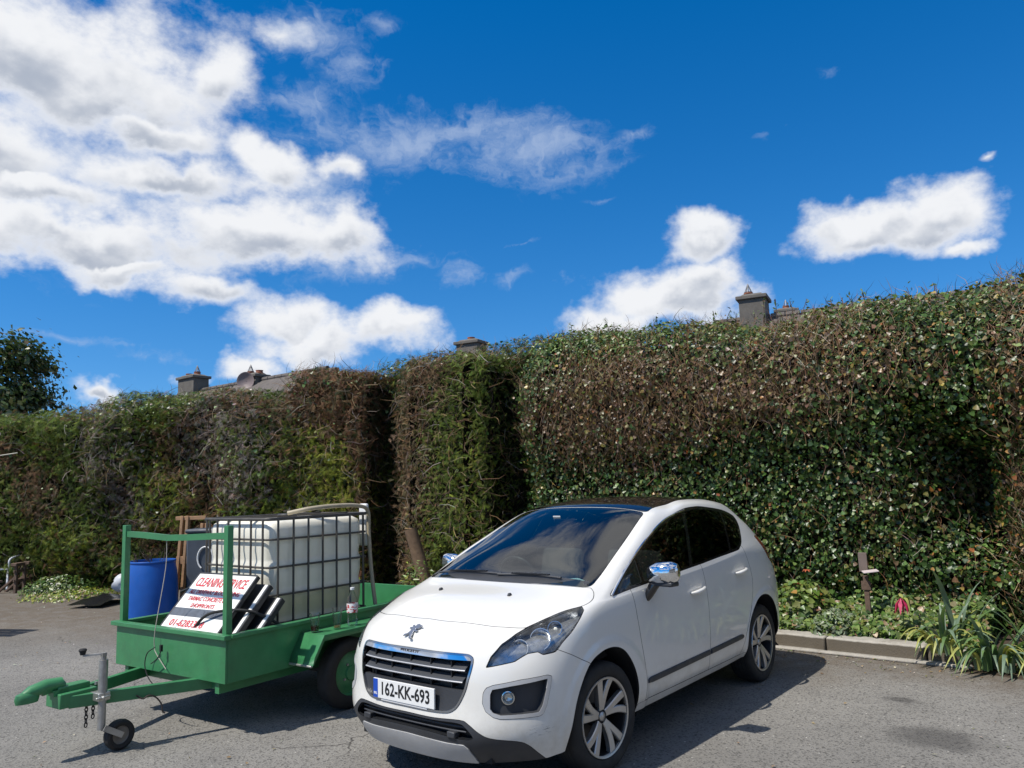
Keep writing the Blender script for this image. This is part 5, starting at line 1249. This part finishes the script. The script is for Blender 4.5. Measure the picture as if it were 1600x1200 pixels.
gV, gN = car_grid(.0125)
H = (gV.reshape(-1, 3), gN.reshape(-1, 3), tris(*gV.shape[:2]))
_a = H[2]; _ar = np.linalg.norm(np.cross(H[0][_a[:, 1]]-H[0][_a[:, 0]], H[0][_a[:, 2]]-H[0][_a[:, 0]]), axis=1)
H = compact(H[0], H[1], _a[_ar > 1e-9])
XZ, YZ, XY = [0, 2], [1, 2], [0, 1]
def inpoly(poly, axes, cond=None):
    def fn(V):
        Q = V[:, axes] if not callable(axes) else axes(V)
        d = poly_sdf(Q, poly)
        return d if cond is None else np.maximum(d, cond(V))
    return fn
diag = lambda V: np.stack([(V[:, 1]-V[:, 0])*.70711, V[:, 2]], 1)
def dg(pts): return [((y-x)*.70711, z) for x, y, z in pts]
archF = np.concatenate([spline([(.425,.18),(.405,.34),(.352,.53),(.236,.69),(.092,.748),(-.058,.751),(-.179,.705),(-.275,.6),(-.325,.481),(-.335,.36),(-.335,.18)], 6), [(-.3,-.2),(.4,-.2)]])
archR = np.concatenate([spline([(-2.155,.2),(-2.155,.33),(-2.188,.521),(-2.275,.643),(-2.414,.743),(-2.563,.764),(-2.722,.715),(-2.866,.60),(-2.955,.45),(-2.98,.3),(-2.98,.18)], 6), [(-2.9,-.2),(-2.2,-.2)]])
SIDEGL = spline([(-.128,1.052),(-.247,1.118),(-.424,1.21),(-.704,1.331),(-1.014,1.443),(-1.245,1.505),(-1.537,1.553),(-1.725,1.562),(-1.888,1.557),(-2.286,1.512),(-2.50,1.46),(-2.50,1.41),(-2.42,1.32),(-2.333,1.235),(-2.24,1.19),(-2.151,1.172),(-1.772,1.150),(-1.45,1.130),(-1.17,1.116),(-.75,1.09),(-.361,1.067)], 4, True)
WS = spline([(.022,0),(.02,.25),(.012,.5),(-.012,.66),(-.06,.720),(-.16,.720),(-.32,.702),(-.655,.655),(-.933,.612),(-1.05,.585),(-1.058,.5),(-1.045,.25),(-1.041,0)], 5)
WS = np.concatenate([WS, [(-1.041, -.3), (.022, -.3)]])
ROOFP = np.concatenate([spline([(-1.052,0),(-1.056,.25),(-1.068,.5),(-1.09,.592),(-1.2,.588),(-1.475,.575),(-1.8,.57),(-2.15,.555),(-2.38,.52),(-2.45,.44),(-2.47,0)], 5), [(-2.47, -.3), (-1.052, -.3)]])
HOOD = np.concatenate([spline([(.692,0),(.694,.17),(.652,.43),(.60,.55),(.545,.632),(.506,.652),(.385,.693),(.261,.737),(.150,.788),(.085,.80),(.02,.793),(-.03,.768),(-.05,.735)], 5), spline([(-.022,.70),(.0,.64),(.02,.5),(.03,.25),(.03,0)], 4), [(.03, -.3), (.692, -.3)]])
HEAD = dg([(.800,.550,.752),(.769,.563,.807),(.706,.594,.868),(.614,.63,.914),(.506,.656,.948),(.385,.697,.98),(.261,.741,1.008),(.175,.785,1.024),(.157,.80,1.02),(.169,.818,1.004),(.227,.834,.972),(.337,.841,.905),(.428,.829,.853),(.465,.822,.822),(.487,.816,.809),(.555,.782,.803),(.578,.759,.821),(.628,.723,.816),(.666,.699,.797),(.696,.679,.779)])
FOG = dg([(.829,.548,.617),(.819,.562,.644),(.797,.598,.66),(.695,.716,.683),(.555,.808,.694),(.531,.82,.684),(.545,.818,.623),(.573,.809,.533),(.597,.799,.486),(.622,.786,.478),(.707,.728,.478),(.791,.638,.479),(.813,.605,.489),(.831,.567,.518),(.835,.546,.563)])
GRILLE = np.concatenate([spline([(0,.820),(.17,.819),(.40,.819),(.45,.812),(.474,.790),(.476,.745),(.465,.69),(.447,.62),(.405,.54),(.36,.502),(.30,.487),(.165,.481),(0,.481)], 5), [(-.3,.481),(-.3,.82)]])
LOWG = np.concatenate([spline([(0,.443),(.215,.441),(.40,.446),(.455,.426),(.495,.382),(.484,.364),(.42,.358),(.215,.372),(0,.377)], 4), [(-.3,.377),(-.3,.443)]])
SKID = [(-.3,.338),(0,.337),(.312,.327),(.43,.329),(.455,.305),(.468,.251),(.47,.1),(-.3,.1)]
BLACKB = np.concatenate([spline([(0,.455),(.214,.454),(.415,.464),(.471,.447),(.529,.406),(.585,.376),(.70,.352),(.735,.322),(.752,.27),(.765,.22)], 4), [(.77,.0),(-.3,0),(-.3,.455)]])
BUMP = [(2,-1),(2,2),(.47,2),(.468,.821),(.373,.777),(.217,.70),(.2,.5),(.2,-1)]
fx = lambda lim: (lambda V: lim-V[:, 0])
fy = lambda lim: (lambda V: lim-V[:, 1])
fz = lambda lim: (lambda V: lim-V[:, 2])
S = H
_, S = split(S, inpoly(archF, XZ, fy(.4))(S[0])); _, S = split(S, inpoly(archR, XZ, fy(.4))(S[0]))
sideg, S = cut(S, inpoly(SIDEGL, XZ, fy(.45)), .0015)
wsp, S = cut(S, inpoly(WS, XY, fz(1.04)), .0025)
roofp, S = cut(S, inpoly(ROOFP, XY, fz(1.44)), .0025)
rearw, S = cut(S, inpoly([(-.3,1.20),(.55,1.20),(.60,1.26),(.50,1.47),(.42,1.49),(-.3,1.49)], YZ, lambda V: V[:, 0]+2.72), .002)
hood, S = cut(S, inpoly(HOOD, XY, fz(.86)), .0022)
head, S = cut(S, inpoly(HEAD, diag, lambda V: np.maximum(.05-V[:, 0], .4-V[:, 1])), .0022)
gril, S = cut(S, inpoly(GRILLE, YZ, fx(.55)), .001)
fogp, S = cut(S, inpoly(FOG, diag, lambda V: np.maximum(.2-V[:, 0], .4-V[:, 1])), .0015)
lowg, S = cut(S, inpoly(LOWG, YZ, fx(.55)), .0005)
skid, S = cut(S, inpoly(SKID, YZ, fx(.5)), .0015)
blk, S = cut(S, inpoly(BLACKB, YZ, fx(.45)), .0015)
bump, S = cut(S, inpoly(BUMP, XZ), .0018)
doorF = [(-.45,1.14),(-.362,1.066),(-.372,.9),(-.40,.735),(-.432,.585),(-.44,.45),(-.437,.338),(-1.425,.338),(-1.42,.43),(-1.447,.6),(-1.456,.78),(-1.447,.96),(-1.43,1.12),(-1.40,1.20)]
doorR = [(-1.40,1.20),(-1.43,1.12),(-1.447,.96),(-1.456,.78),(-1.447,.6),(-1.42,.43),(-1.425,.338),(-2.03,.338),(-2.11,.43),(-2.19,.56),(-2.285,.70),(-2.325,.80),(-2.352,.917),(-2.34,1.0),(-2.305,1.13),(-2.29,1.195),(-2.22,1.24)]
below_belt = lambda V: np.maximum(V[:, 2]-(1.30 if False else 1.235), .5-V[:, 1])
fdoor, S = cut(S, inpoly(doorF, XZ, below_belt), .0022)
rdoor, S = cut(S, inpoly(doorR, XZ, below_belt), .0022)
sill, S = cut(S, inpoly([(-.34,.336),(-2.15,.336),(-2.15,.0),(-.34,.0)], XZ, fy(.4)), .0012)
fend, S = cut(S, inpoly([(.8,1.3),(-.10,1.3),(-.165,1.085),(-.372,1.06),(-.385,.9),(-.44,.5),(-.44,-.2),(.8,-.2)], XZ, lambda V: np.maximum(V[:, 2]-1.085, .4-V[:, 1])), .00005)
rbump, S = cut(S, inpoly([(-2.9,.62),(-2.9,-.2),(-3.8,-.2),(-3.8,.62)], XZ), .0018)
tail, S = cut(S, inpoly([(-2.72,1.25),(-2.80,1.26),(-3.0,1.20),(-3.30,.98),(-3.30,.90),(-3.05,.93),(-2.86,1.05)], XZ, fy(.5)), .002)
skin('body_shell', both(S), PAINT, car)
skin('hood', both(hood), PAINT, car)
bumper = skin('front_bumper', both(bump), PAINT, car)
skin('bumper_lower', both(blk), BLKP, bumper)
skin('rear_bumper', both(rbump), PAINT, car)
raw('skid_plate', rim_skin(both(skid), .006, .02), SATIN, bumper)
raw('roof_panel', rim_skin(both(roofp), 0, .01), ROOFG, car)
skin('windscreen', both(wsp), WSGL, car)
skin('rear_window', both(rearw), ROOFG, car)
# dark inner shell that closes the shut lines
lin = H
for fn in (inpoly(archF, XZ, fy(.4)), inpoly(archR, XZ, fy(.4)), inpoly(SIDEGL, XZ, fy(.45)), inpoly(WS, XY, fz(1.04)), inpoly(GRILLE, YZ, fx(.55)), inpoly(LOWG, YZ, fx(.55)), inpoly(FOG, diag, lambda V: np.maximum(.2-V[:, 0], .4-V[:, 1])), inpoly(HEAD, diag, lambda V: np.maximum(.05-V[:, 0], .4-V[:, 1]))):
    _, lin = split(lin, fn(lin[0])+.004)
skin('inner_shell', both(offset(lin, -.012)), DARK, car)

# side windows: gloss black frame with four panes each side, chrome strip along the front of the arch
PANES = {'quarter_glass': [(-.20,1.078),(-.42,1.185),(-.545,1.242),(-.53,1.095),(-.36,1.084)],
 'front_glass': [(-.565,1.10),(-.58,1.258),(-.72,1.316),(-1.02,1.425),(-1.25,1.485),(-1.475,1.525),(-1.40,1.36),(-1.255,1.135),(-.85,1.11)],
 'rear_glass': [(-1.315,1.14),(-1.45,1.36),(-1.535,1.53),(-1.72,1.54),(-1.89,1.536),(-2.20,1.502),(-2.13,1.36),(-2.03,1.185),(-1.77,1.166),(-1.5,1.148)],
 'back_quarter_glass': [(-2.07,1.19),(-2.165,1.36),(-2.235,1.497),(-2.45,1.447),(-2.40,1.34),(-2.325,1.25),(-2.23,1.207),(-2.15,1.192)]}
for sd in (1, -1):
    W = sideg; panes = []
    for nm, pl in PANES.items():
        pn, W = cut(W, inpoly(pl, XZ), .0008); panes.append((nm, pn))
    mm = (lambda q: q) if sd > 0 else mirror
    fr = skin('window_frame', mm(offset(W, -.002)), BLKG, car)
    for nm, pn in panes: skin(nm, mm(offset(pn, -.004)), SDGL, fr)
    top = [(-.135,1.058),(-.255,1.125),(-.43,1.217),(-.704,1.334),(-1.014,1.446),(-1.245,1.507),(-1.535,1.549)]
    pts = [(x, (side_y(x, z)+.004)*sd, z) for x, z in spline(top, 5)]
    m_ = MB(); m_.tube([(a, b, c-.006) for a, b, c in pts], .0085, 6); m_.build('chrome_strip', CHROME, fr)
    d1 = skin('front_door', mm(fdoor), PAINT, car); d2 = skin('rear_door', mm(rdoor), PAINT, car)
    skin('fender', mm(fend), PAINT, car); skin('sill', mm(sill), PAINT, car)
    skin('tail_light', mm(tail), mat('tail_lamp_red', (.25, .012, .012), rough=.12, coat=.5), car)
    for dr, (x0, x1, z0, z1) in ((d1, (-1.165, -1.395, .942, .962)), (d2, (-2.015, -2.225, .998, 1.018))):
        pts = []
        for t in np.linspace(0, 1, 9):
            x = x0+(x1-x0)*t; z = z0+(z1-z0)*t; o_ = .006+.036*math.sin(math.pi*min(max(t, .0), 1))**.55
            pts.append((x, (side_y(x, z)+o_)*sd, z))
        m_ = MB(); m_.tube(pts, [.008,.013,.0155,.016,.016,.016,.0155,.013,.008], 10); m_.build('door_handle', PAINT, dr, smooth=60)
        xm, zm = (x0+x1)/2-.01, (z0+z1)/2+.004
        fr_ = frame((xm, (side_y(xm, zm)-.004)*sd, zm), (1, 0, -.09), (0, .0, 1))
        m_ = MB(); m_.lathe([(.0, .0), (.032, .001), (.045, .006*sd)], 20, fr_ @ Matrix.Diagonal((1.5, .8, 1, 1))); m_.build('handle_recess', mat('handle_shadow_paint', (.55, .55, .54), rough=.4), dr)
    # rub strip across both doors
    for dr, xa, xb in ((d1, -.455, -1.41), (d2, -1.437, -2.065)):
        o = MB(); n = 18; V = []
        for i in range(n+1):
            x = xa+(xb-xa)*i/n; zc = .458+(x+.46)/(-1.6)*.026; hw = .021
            if xa > -.5 and i == 0: hw = .012
            if xb < -2 and i == n: hw = .014
            ys = side_y(x, zc)
            V.append([(x, (ys-.004)*sd, zc-hw), (x, (ys+.011)*sd, zc-hw*.8), (x, (ys+.014)*sd, zc), (x, (ys+.011)*sd, zc+hw*.8), (x, (ys-.004)*sd, zc+hw)])
        P = [q for r_ in V for q in r_]; F = []
        for i in range(n):
            for j in range(4): F.append((i*5+j, i*5+j+1, (i+1)*5+j+1, (i+1)*5+j))
        F += [(0,1,2,3,4), tuple(n*5+k for k in (4,3,2,1,0))]
        o.add(P, F); o.build('rub_strip', BLKP, dr, smooth=50)
    # wing mirror
    mir = MB(); sec = []
    for t, yy in ((0, .885), (.12, .90), (.4, .955), (.75, 1.045), (.93, 1.083), (1., 1.095)):
        hw = {0: .045, .12: .058, .4: .074, .75: .076, .93: .058, 1.: .028}[t]; dp = {0: .040, .12: .062, .4: .084, .75: .080, .93: .058, 1.: .028}[t]
        zc = 1.152+.012*t; xc = -.565-.035*t; ring = []
        for k in range(16):
            a = 2*math.pi*k/16; ca, sa = math.cos(a), math.sin(a)
            ex = abs(ca)**.75*(1 if ca > 0 else -1); ez = abs(sa)**.75*(1 if sa > 0 else -1)
            ring.append((xc+dp*(ex if ex > 0 else ex*.55), yy*sd, zc+hw*ez))
        sec.append(ring)
    P = [q for r_ in sec for q in r_]; F = []
    for i in range(len(sec)-1):
        for k in range(16): F.append((i*16+k, i*16+(k+1) % 16, (i+1)*16+(k+1) % 16, (i+1)*16+k))
    F += [tuple(range(15, -1, -1)), tuple((len(sec)-1)*16+k for k in range(16))]
    mo = MB().add(P, F).build('wing_mirror', CHROME, car, smooth=60)
    m_ = MB(); m_.tube([(-.545, .858*sd, .985), (-.552, .885*sd, 1.02), (-.562, .915*sd, 1.07), (-.575, .945*sd, 1.105)], [.030, .034, .036, .032], 10); m_.build('mirror_foot', BLKG, mo, smooth=60)
    m_ = MB(); m_.box((-.588, .985*sd, 1.084), (.115, .165, .032), (0, -.05, 0)); m_.build('mirror_underside', BLKP, mo, bevel=.01)
    m_ = MB(); m_.box((-.630, .985*sd, 1.158), (.006, .14, .085)); m_.build('mirror_glass', CHROME, mo, bevel=.002)
    # headlight: clear lens over a chrome bowl pocket
    hs_ = mm(head)
    hl = skin('headlight', offset(hs_, -.001), LENS, car)
    V_, T_ = recess(hs_, .055); raw('lamp_housing', (V_, T_), mat('lamp_housing_silver', (.50, .51, .53), rough=.26, metal=.75, vary=.35, vscale=26), hl)
    def lampframe(x, y, z, k=1.): return frame((x, y*sd, z), (-.42, .9*sd, 0), (-.3, -.14*sd, .94)) @ Matrix.Diagonal((k, k, sd, 1))
    for (x, y, z, r_) in ((.485, .712, .872, .060), (.60, .645, .832, .048), (.375, .742, .918, .042)):
        bw = MB(); bw.lathe([(r_, .0), (r_*.96, -.008), (r_*.8, -.026), (r_*.4, -.042), (.001, -.046)], 22, lampframe(x, y, z))
        bw.lathe([(r_*1.07, -.002), (r_*1.07, .004), (r_, .004), (r_, -.002)], 22, lampframe(x, y, z), closed=True)
        bw.build('reflector', CHROME, hl, smooth=50)
        bb = MB(); bb.lathe([(.001, -.012), (.012, -.016), (.014, -.03), (.012, -.044)], 12, lampframe(x, y, z)); bb.build('bulb', mat('bulb_glass', (.75, .75, .72), rough=.1), hl, smooth=60)
    # fog lamp pocket with satin frame and round lamp
    inner, ring = split(fogp, inpoly(dg([(.811,.586,.61),(.802,.595,.636),(.74,.678,.652),(.556,.809,.675),(.57,.807,.618),(.597,.797,.536),(.62,.787,.50),(.789,.638,.499),(.811,.604,.511),(.818,.588,.534)]), diag)(fogp[0]))
    fg = raw('fog_light', rim_skin(mm(ring), .003, .012), SATIN, car)
    V_, T_ = recess(mm(inner), .045); raw('fog_pocket', (V_, T_), BLKP, fg)
    ff = frame((.735, .655*sd, .585), (-.55, .83*sd, 0), (0, 0, 1)) @ Matrix.Diagonal((1, 1, sd, 1))
    m_ = MB(); m_.lathe([(.038, -.045), (.038, .004), (.032, .006), (.030, -.004), (.018, -.014), (.001, -.016)], 24, ff); m_.build('fog_reflector', mat('fog_bowl', (.6, .6, .58), rough=.15, metal=.9), fg, smooth=40)
    m_ = MB(); m_.lathe([(.031, .002), (.022, .009), (.001, .012)], 20, ff); m_.build('fog_lens', LENS, fg, smooth=60)
    # wheel-arch liners
    for cx in (.03, -2.575):
        m_ = MB(); n = 20; P = []; F = []
        for i in range(n+1):
            a = -.25+(math.pi+.5)*i/n; rr = .425
            xa_ = cx+rr*math.cos(a); za_ = .345+rr*math.sin(a)*.985; ya_ = side_y(xa_, max(za_, .30))-.03
            P += [(cx+rr*math.cos(a), ya_*sd, .345+rr*math.sin(a)*.985), (cx+rr*math.cos(a), .50*sd, .345+rr*math.sin(a)*.985)]
        for i in range(n): F.append((2*i, 2*i+1, 2*i+3, 2*i+2))
        m_.add(P, F); m_.build('arch_liner', DARK, car)
m_ = MB(); m_.box((-1.27, 0, .26), (3.5, 1.3, .06)); m_.box((.62, 0, .24), (.30, 1.1, .05)); m_.build('underbody', DARK, car)

# grille: pocket, lower panel, two louvre slats, chrome frame and top bar
gb = both(gril)
V_, T_ = recess(gb, .07, (-1, 0, 0)); grl = raw('grille', (V_, T_), mat('grille_black', (.010, .011, .013), rough=.45), car)
fr_in, _fr = split(gril, inpoly(GRILLE, YZ)(gril[0])+.013)
raw('chrome_frame', rim_skin(both(_fr), .004, .02), mat('grille_frame_metal', (.45, .46, .48), rough=.16, metal=1.), grl)
bar, _r = split(fr_in, .783+.0*fr_in[0][:, 2]-fr_in[0][:, 2]); 
raw('chrome_bar', rim_skin(both(bar), .008, .03), CHROME, grl)
low, _r2 = split(_r, _r[0][:, 2]-.622)
raw('grille_panel', rim_skin(both(offset(low, -.012)), 0, .03), BLKP, grl)
for z in (.728, .665):
    V = []; n = 26; hw = .43 if z > .7 else .42
    for i in range(n+1):
        y = -hw+2*hw*i/n; x = front_x(y, z)-.008
        V.append([(x, y, z), (x-.004, y, z+.010), (x-.045, y, z+.034), (x-.05, y, z+.028), (x-.012, y, z-.012)])
    P = [q for r_ in V for q in r_]; F = []
    for i in range(n):
        for j in range(5): F.append((i*5+j, i*5+(j+1) % 5, (i+1)*5+(j+1) % 5, (i+1)*5+j))
    F += [(0,1,2,3,4), tuple(n*5+k for k in (4,3,2,1,0))]
    sl = MB().add(P, F).build('slat', mat('slat_grey', (.055, .058, .064), rough=.32), grl, smooth=30)
    m_ = MB(); m_.tube([(front_x(y, z)-.006, y, z) for y in np.linspace(-hw, hw, 26)], .0045, 6); m_.build('slat_edge', SATIN, sl)
for y in (-.33, -.17, 0., .17, .33):
    m_ = MB(); m_.box((front_x(y, .70)-.05, y, .70), (.06, .008, .15)); m_.build('grille_rib', mat('grille_black'), grl)
lettering('brand_lettering', 'PEUGEOT', .026, (front_x(0, .8)+.009, 0, .801), (0, 1, 0), (0, 0, 1), mat('letter_grey', (.10, .10, .11), rough=.3, metal=.6), grl, fit=.16, bold=.0006)
# lower intake
V_, T_ = recess(both(lowg), .06, (-1, 0, 0)); lg = raw('lower_grille', (V_, T_), mat('grille_black'), bumper)
for z in (.395, .42):
    m_ = MB()
    m_.tube([(front_x(y, z)-.03, y, z) for y in np.linspace(-.44, .44, 16)], .006, 6); m_.build('intake_bar', BLKP, lg)
for y in (-.36, .36):
    m_ = MB(); m_.box((front_x(y, .37)-.015, y, .378), (.05, .06, .035)); m_.build('tow_block', BLKP, lg, bevel=.006)
# number plate
pl = MB().box((.912, -.02, .560), (.012, .530, .116)).build('number_plate', mat('plate_white', (.74, .74, .72), rough=.3), car, bevel=.002)
m_ = MB(); m_.box((.9185, -.264, .560), (.0015, .040, .111)); m_.build('blue_band', mat('plate_blue', (.01, .07, .42), rough=.3), pl)
INK = mat('plate_ink', (.012, .012, .013), rough=.4)
lettering('registration', '162-KK-693', .105, (.9186, -.006, .560), (0, 1, 0), (0, 0, 1), INK, pl, fit=.415, bold=.0022)
lettering('country_code', 'IRL', .020, (.9195, -.264, .530), (0, 1, 0), (0, 0, 1), mat('plate_white'), pl, fit=.030, bold=.0006)
m_ = MB(); m_.box((.906, -.02, .4965), (.016, .40, .014)); m_.build('plate_holder', mat('holder_white', (.6, .6, .6), rough=.4), pl, bevel=.002)
# lion emblem: raised chrome figure standing on the nose
LION = [(-.062,-.040),(-.040,-.034),(-.020,-.018),(-.012,-.024),(-.004,-.052),(.016,-.056),(.022,-.046),(.010,-.040),(.014,-.018),(.012,.002),(.028,-.004),(.046,.004),(.040,.014),(.026,.010),(.020,.018),(.040,.022),(.052,.036),(.064,.036),(.060,.048),(.046,.048),(.034,.056),(.016,.052),(.008,.040),(-.004,.036),(-.010,.046),(-.020,.040),(-.014,.030),(-.034,.026),(-.040,.016),(-.014,.016),(-.018,.002),(-.034,-.018),(-.056,-.026)]
ex = front_x(-.02, .905); nrm = Vector((.62, 0, .78))
lf = frame((ex+.004, -.02, .905), (0, 1, 0), (-.62, 0, .72))
m_ = MB(); m_.prism([(a*.95, b*.95) for a, b in LION], lf, .009); m_.build('emblem', mat('emblem_steel', (.30, .31, .33), rough=.3, metal=.9), car, bevel=.0015)
# washer jets and wipers
for y in (-.31, .31):
    m_ = MB(); m_.box((.27, y, top_z(.27, y)+.008), (.035, .022, .018), taper=.6); m_.build('washer_jet', BLKP, car, bevel=.004)
for pts in ([(-.04,-.62),(-.055,-.45),(-.06,-.25),(-.055,-.02)], [(-.045,-.05),(-.06,.15),(-.06,.33),(-.05,.50)]):
    sp = spline(pts, 5); m_ = MB()
    m_.tube([(x, y, top_z(x, y)+.018) for x, y in sp], .009, 6)
    for k in range(2): m_.beam((sp[3][0], sp[3][1], top_z(*sp[3])+.028), (sp[-4][0], sp[-4][1], top_z(*sp[-4])+.03), .016, .008)
    m_.build('wiper', BLKP, car)
# cowl panel between bonnet and glass
m_ = MB(); P = []; F = []
for i in range(25):
    y = -.70+1.4*i/24; P += [(.028-.03*(abs(y)/.7)**3, y, top_z(.03, y)+.001), (-.075-.02*(abs(y)/.7)**3, y, top_z(-.08, min(abs(y), .66))+.003)]
for i in range(24): F.append((2*i, 2*i+2, 2*i+3, 2*i+1))
m_.add(P, F).build('cowl', BLKP, car)

# cabin
CAB = mat('cabin_grey', (.030, .032, .035), rough=.7, vary=.1)
m_ = MB(); prof = [(-.02, 1.06), (-.25, 1.085), (-.42, 1.075), (-.56, 1.03), (-.62, .93), (-.6, .70), (-.05, .70)]; V = []
for y in (-.70, -.35, 0, .35, .70): V += [(x-.06*(1-abs(y)/.7), y, z-.045*(abs(y)/.7)**3 - (.03 if x > -.3 else 0)) for x, z in prof]
k = len(prof); F = [(i*k+j, i*k+(j+1) % k, (i+1)*k+(j+1) % k, (i+1)*k+j) for i in range(4) for j in range(k)] + [tuple(range(k)), tuple(4*k+j for j in range(k-1, -1, -1))]
dash = m_.add(V, F).build('dashboard', CAB, car, smooth=40)
m_ = MB(); m_.tube([(-.70+.06*math.sin(a), -.37+.185*math.cos(a), 1.035+.175*math.sin(a)) for a in np.linspace(0, 2*math.pi, 28, endpoint=False)], .015, 8, closed=True)
m_.beam((-.66, -.55, 1.03), (-.66, -.19, 1.03), .03, .05); m_.beam((-.5, -.37, .98), (-.68, -.37, 1.03), .12, .12); m_.build('steering_wheel', mat('wheel_leather', (.02, .02, .021), rough=.4), car)
SEAT = mat('seat_cloth', (.035, .037, .042), rough=.85, vary=.2)
for x, y, w in ((-1.12, -.37, .50), (-1.12, .37, .50), (-2.0, -.40, .46), (-2.0, 0, .36), (-2.0, .40, .46)):
    m_ = MB(); m_.box((x+.22, y, .62), (.54, w, .18)); m_.box((x-.12, y, .95), (.15, w, .62), (0, -.28, 0)); 
    st = m_.build('seat', SEAT, car, bevel=.05)
    m_ = MB(); m_.box((x-.26, y, 1.34), (.09, .26, .17), (0, -.2, 0)); m_.tube([(x-.22, y-.06, 1.2), (x-.25, y-.06, 1.3)], .006, 6); m_.build('headrest', SEAT, st, bevel=.03)
m_ = MB(); m_.box((-1.27, 0, .42), (1.66, 1.735, .04)); m_.box((-.15, 0, .45), (.6, 1.1, .04)); m_.box((-2.55, 0, .47), (.92, 1.1, .04)); m_.build('cabin_floor', CAB, car)
m_ = MB(); m_.box((-.86, 0, 1.475), (.03, .22, .065), (0, .2, 0)); m_.tube([(-.86, 0, 1.5), (-.93, 0, 1.53)], .012, 6); m_.build('rear_view_mirror', BLKG, car, bevel=.01)
m_ = MB(); V = [(-.15,.34,1.100),(-.16,.48,1.112),(-.15,.60,1.088),(-.27,.36,1.118),(-.285,.48,1.128),(-.27,.58,1.104)]
m_.add(V, [(0,1,4,3),(1,2,5,4)]); m_.add([(a, b, c+.004) for a, b, c in V], [(3,4,1,0),(4,5,2,1)]); m_.build('papers', mat('pale_blue_paper', (.45, .66, .70), rough=.8, vary=.5, vscale=25), dash)
m_ = MB(); m_.box((-.875, -.10, 1.505), (.006, .07, .05), (0, .42, 0)); m_.build('tax_disc', mat('disc_white', (.75, .76, .74), rough=.6), car)
# wheels
TYRE = mat('tyre_rubber', (.018, .018, .018), rough=.8, vary=.3, bump=.15, bscale=120, dirt=(.07,.065,.055), dirt_amt=.5)
ALLOY = mat('machined_alloy', (.50, .49, .47), rough=.33, metal=.75, vary=.12)
ALLOYD = mat('dark_alloy', (.012, .012, .013), rough=.45)
def make_wheel(x, sd, steer=0.):
    w = bpy.data.objects.new('wheel', None); COL.objects.link(w); w.parent = car
    w.location = (x, .745*sd, .332); w.rotation_euler = (0, 0, steer + (0 if sd > 0 else math.pi)); w.empty_display_size = .1
    ax = frame((0, 0, 0), (1, 0, 0), (0, 0, -1))      # local z of the lathe = +y of the wheel (outwards)
    m_ = MB(); m_.lathe([(.236,.080),(.245,.096),(.262,.104),(.292,.106),(.314,.100),(.326,.086),(.331,.066),(.332,.03),(.332,-.03),(.331,-.066),(.326,-.086),(.31,-.10),(.26,-.104),(.236,-.08)], 56, ax, closed=True)
    ty = m_.build('tyre', TYRE, w, smooth=40)
    m_ = MB()
    for a in (-.05, -.018, .018, .05): m_.lathe([(.3325, a-.003), (.3332, a), (.3325, a+.003)], 56, ax)
    m_.build('tread_rib', DARK, ty)
    m_ = MB(); m_.lathe([(.2375,.100),(.240,.094),(.236,.084),(.225,.076),(.222,.03),(.205,-.07),(.215,-.08)], 56, ax); m_.build('rim', ALLOYD, w, smooth=40)
    m_ = MB(); m_.lathe([(.226,.0985),(.2385,.102),(.241,.096),(.2375,.090),(.226,.086)], 56, ax); m_.build('rim_lip', ALLOY, w, smooth=50)
    m_ = MB(); m_.lathe([(.0,-.01),(.16,-.01),(.16,-.03),(.0,-.03)], 32, ax); m_.build('brake_disc', mat('brake_iron', (.10,.095,.09), rough=.4, metal=.8), w)
    m_ = MB(); m_.lathe([(.0,.072),(.026,.071),(.031,.066),(.052,.058),(.062,.046),(.068,.02),(.068,-.01)], 30, ax); m_.build('hub', ALLOYD, w, smooth=40)
    m_ = MB(); m_.lathe([(.0,.076),(.024,.075),(.029,.070),(.029,.06)], 24, ax); m_.build('hub_cap', ALLOY, w, smooth=50)
    for i in range(5):
        for tw in (-1, 1):
            a0 = 2*math.pi*i/5 + .31; m_ = MB(); V = []; n = 7
            for k in range(n+1):
                t = k/n; r_ = .040+(.231-.040)*t; ang = a0 + tw*(.13+.12*t**1.4) + .10*t*t
                hw = (.017+.010*t); z = .064+.026*t**.8
                c, s_ = math.cos(ang), math.sin(ang); nx, nz = -s_, c
                for q, dz in ((-1, 0), (-.75, .006), (.75, .006), (1, 0)): V.append((r_*c+nx*hw*q, z+dz, r_*s_+nz*hw*q))
                for q in (.8, -.8): V.append((r_*c+nx*hw*q, z-.035, r_*s_+nz*hw*q))
            F = [(k*6+j, k*6+(j+1) % 6, (k+1)*6+(j+1) % 6, (k+1)*6+j) for k in range(n) for j in range(6)] + [tuple(range(6)), tuple(n*6+j for j in range(5, -1, -1))]
            sp = m_.add(V, F).build('spoke', ALLOY, w, smooth=25)
        a0 = 2*math.pi*i/5 + .31 + math.pi/5
        m_ = MB(); m_.lathe([(.0, .0), (.010, .0), (.010, .012), (.0, .014)], 8, frame((.052*math.cos(a0), .045, .052*math.sin(a0)), (1, 0, 0), (0, 0, -1))); m_.build('wheel_bolt', DARK, w)
    return w
for x, sd, st in ((0., 1, R(-4.5)), (0., -1, R(-4.5)), (-2.613, 1, 0), (-2.613, -1, 0)): make_wheel(x, sd, st)
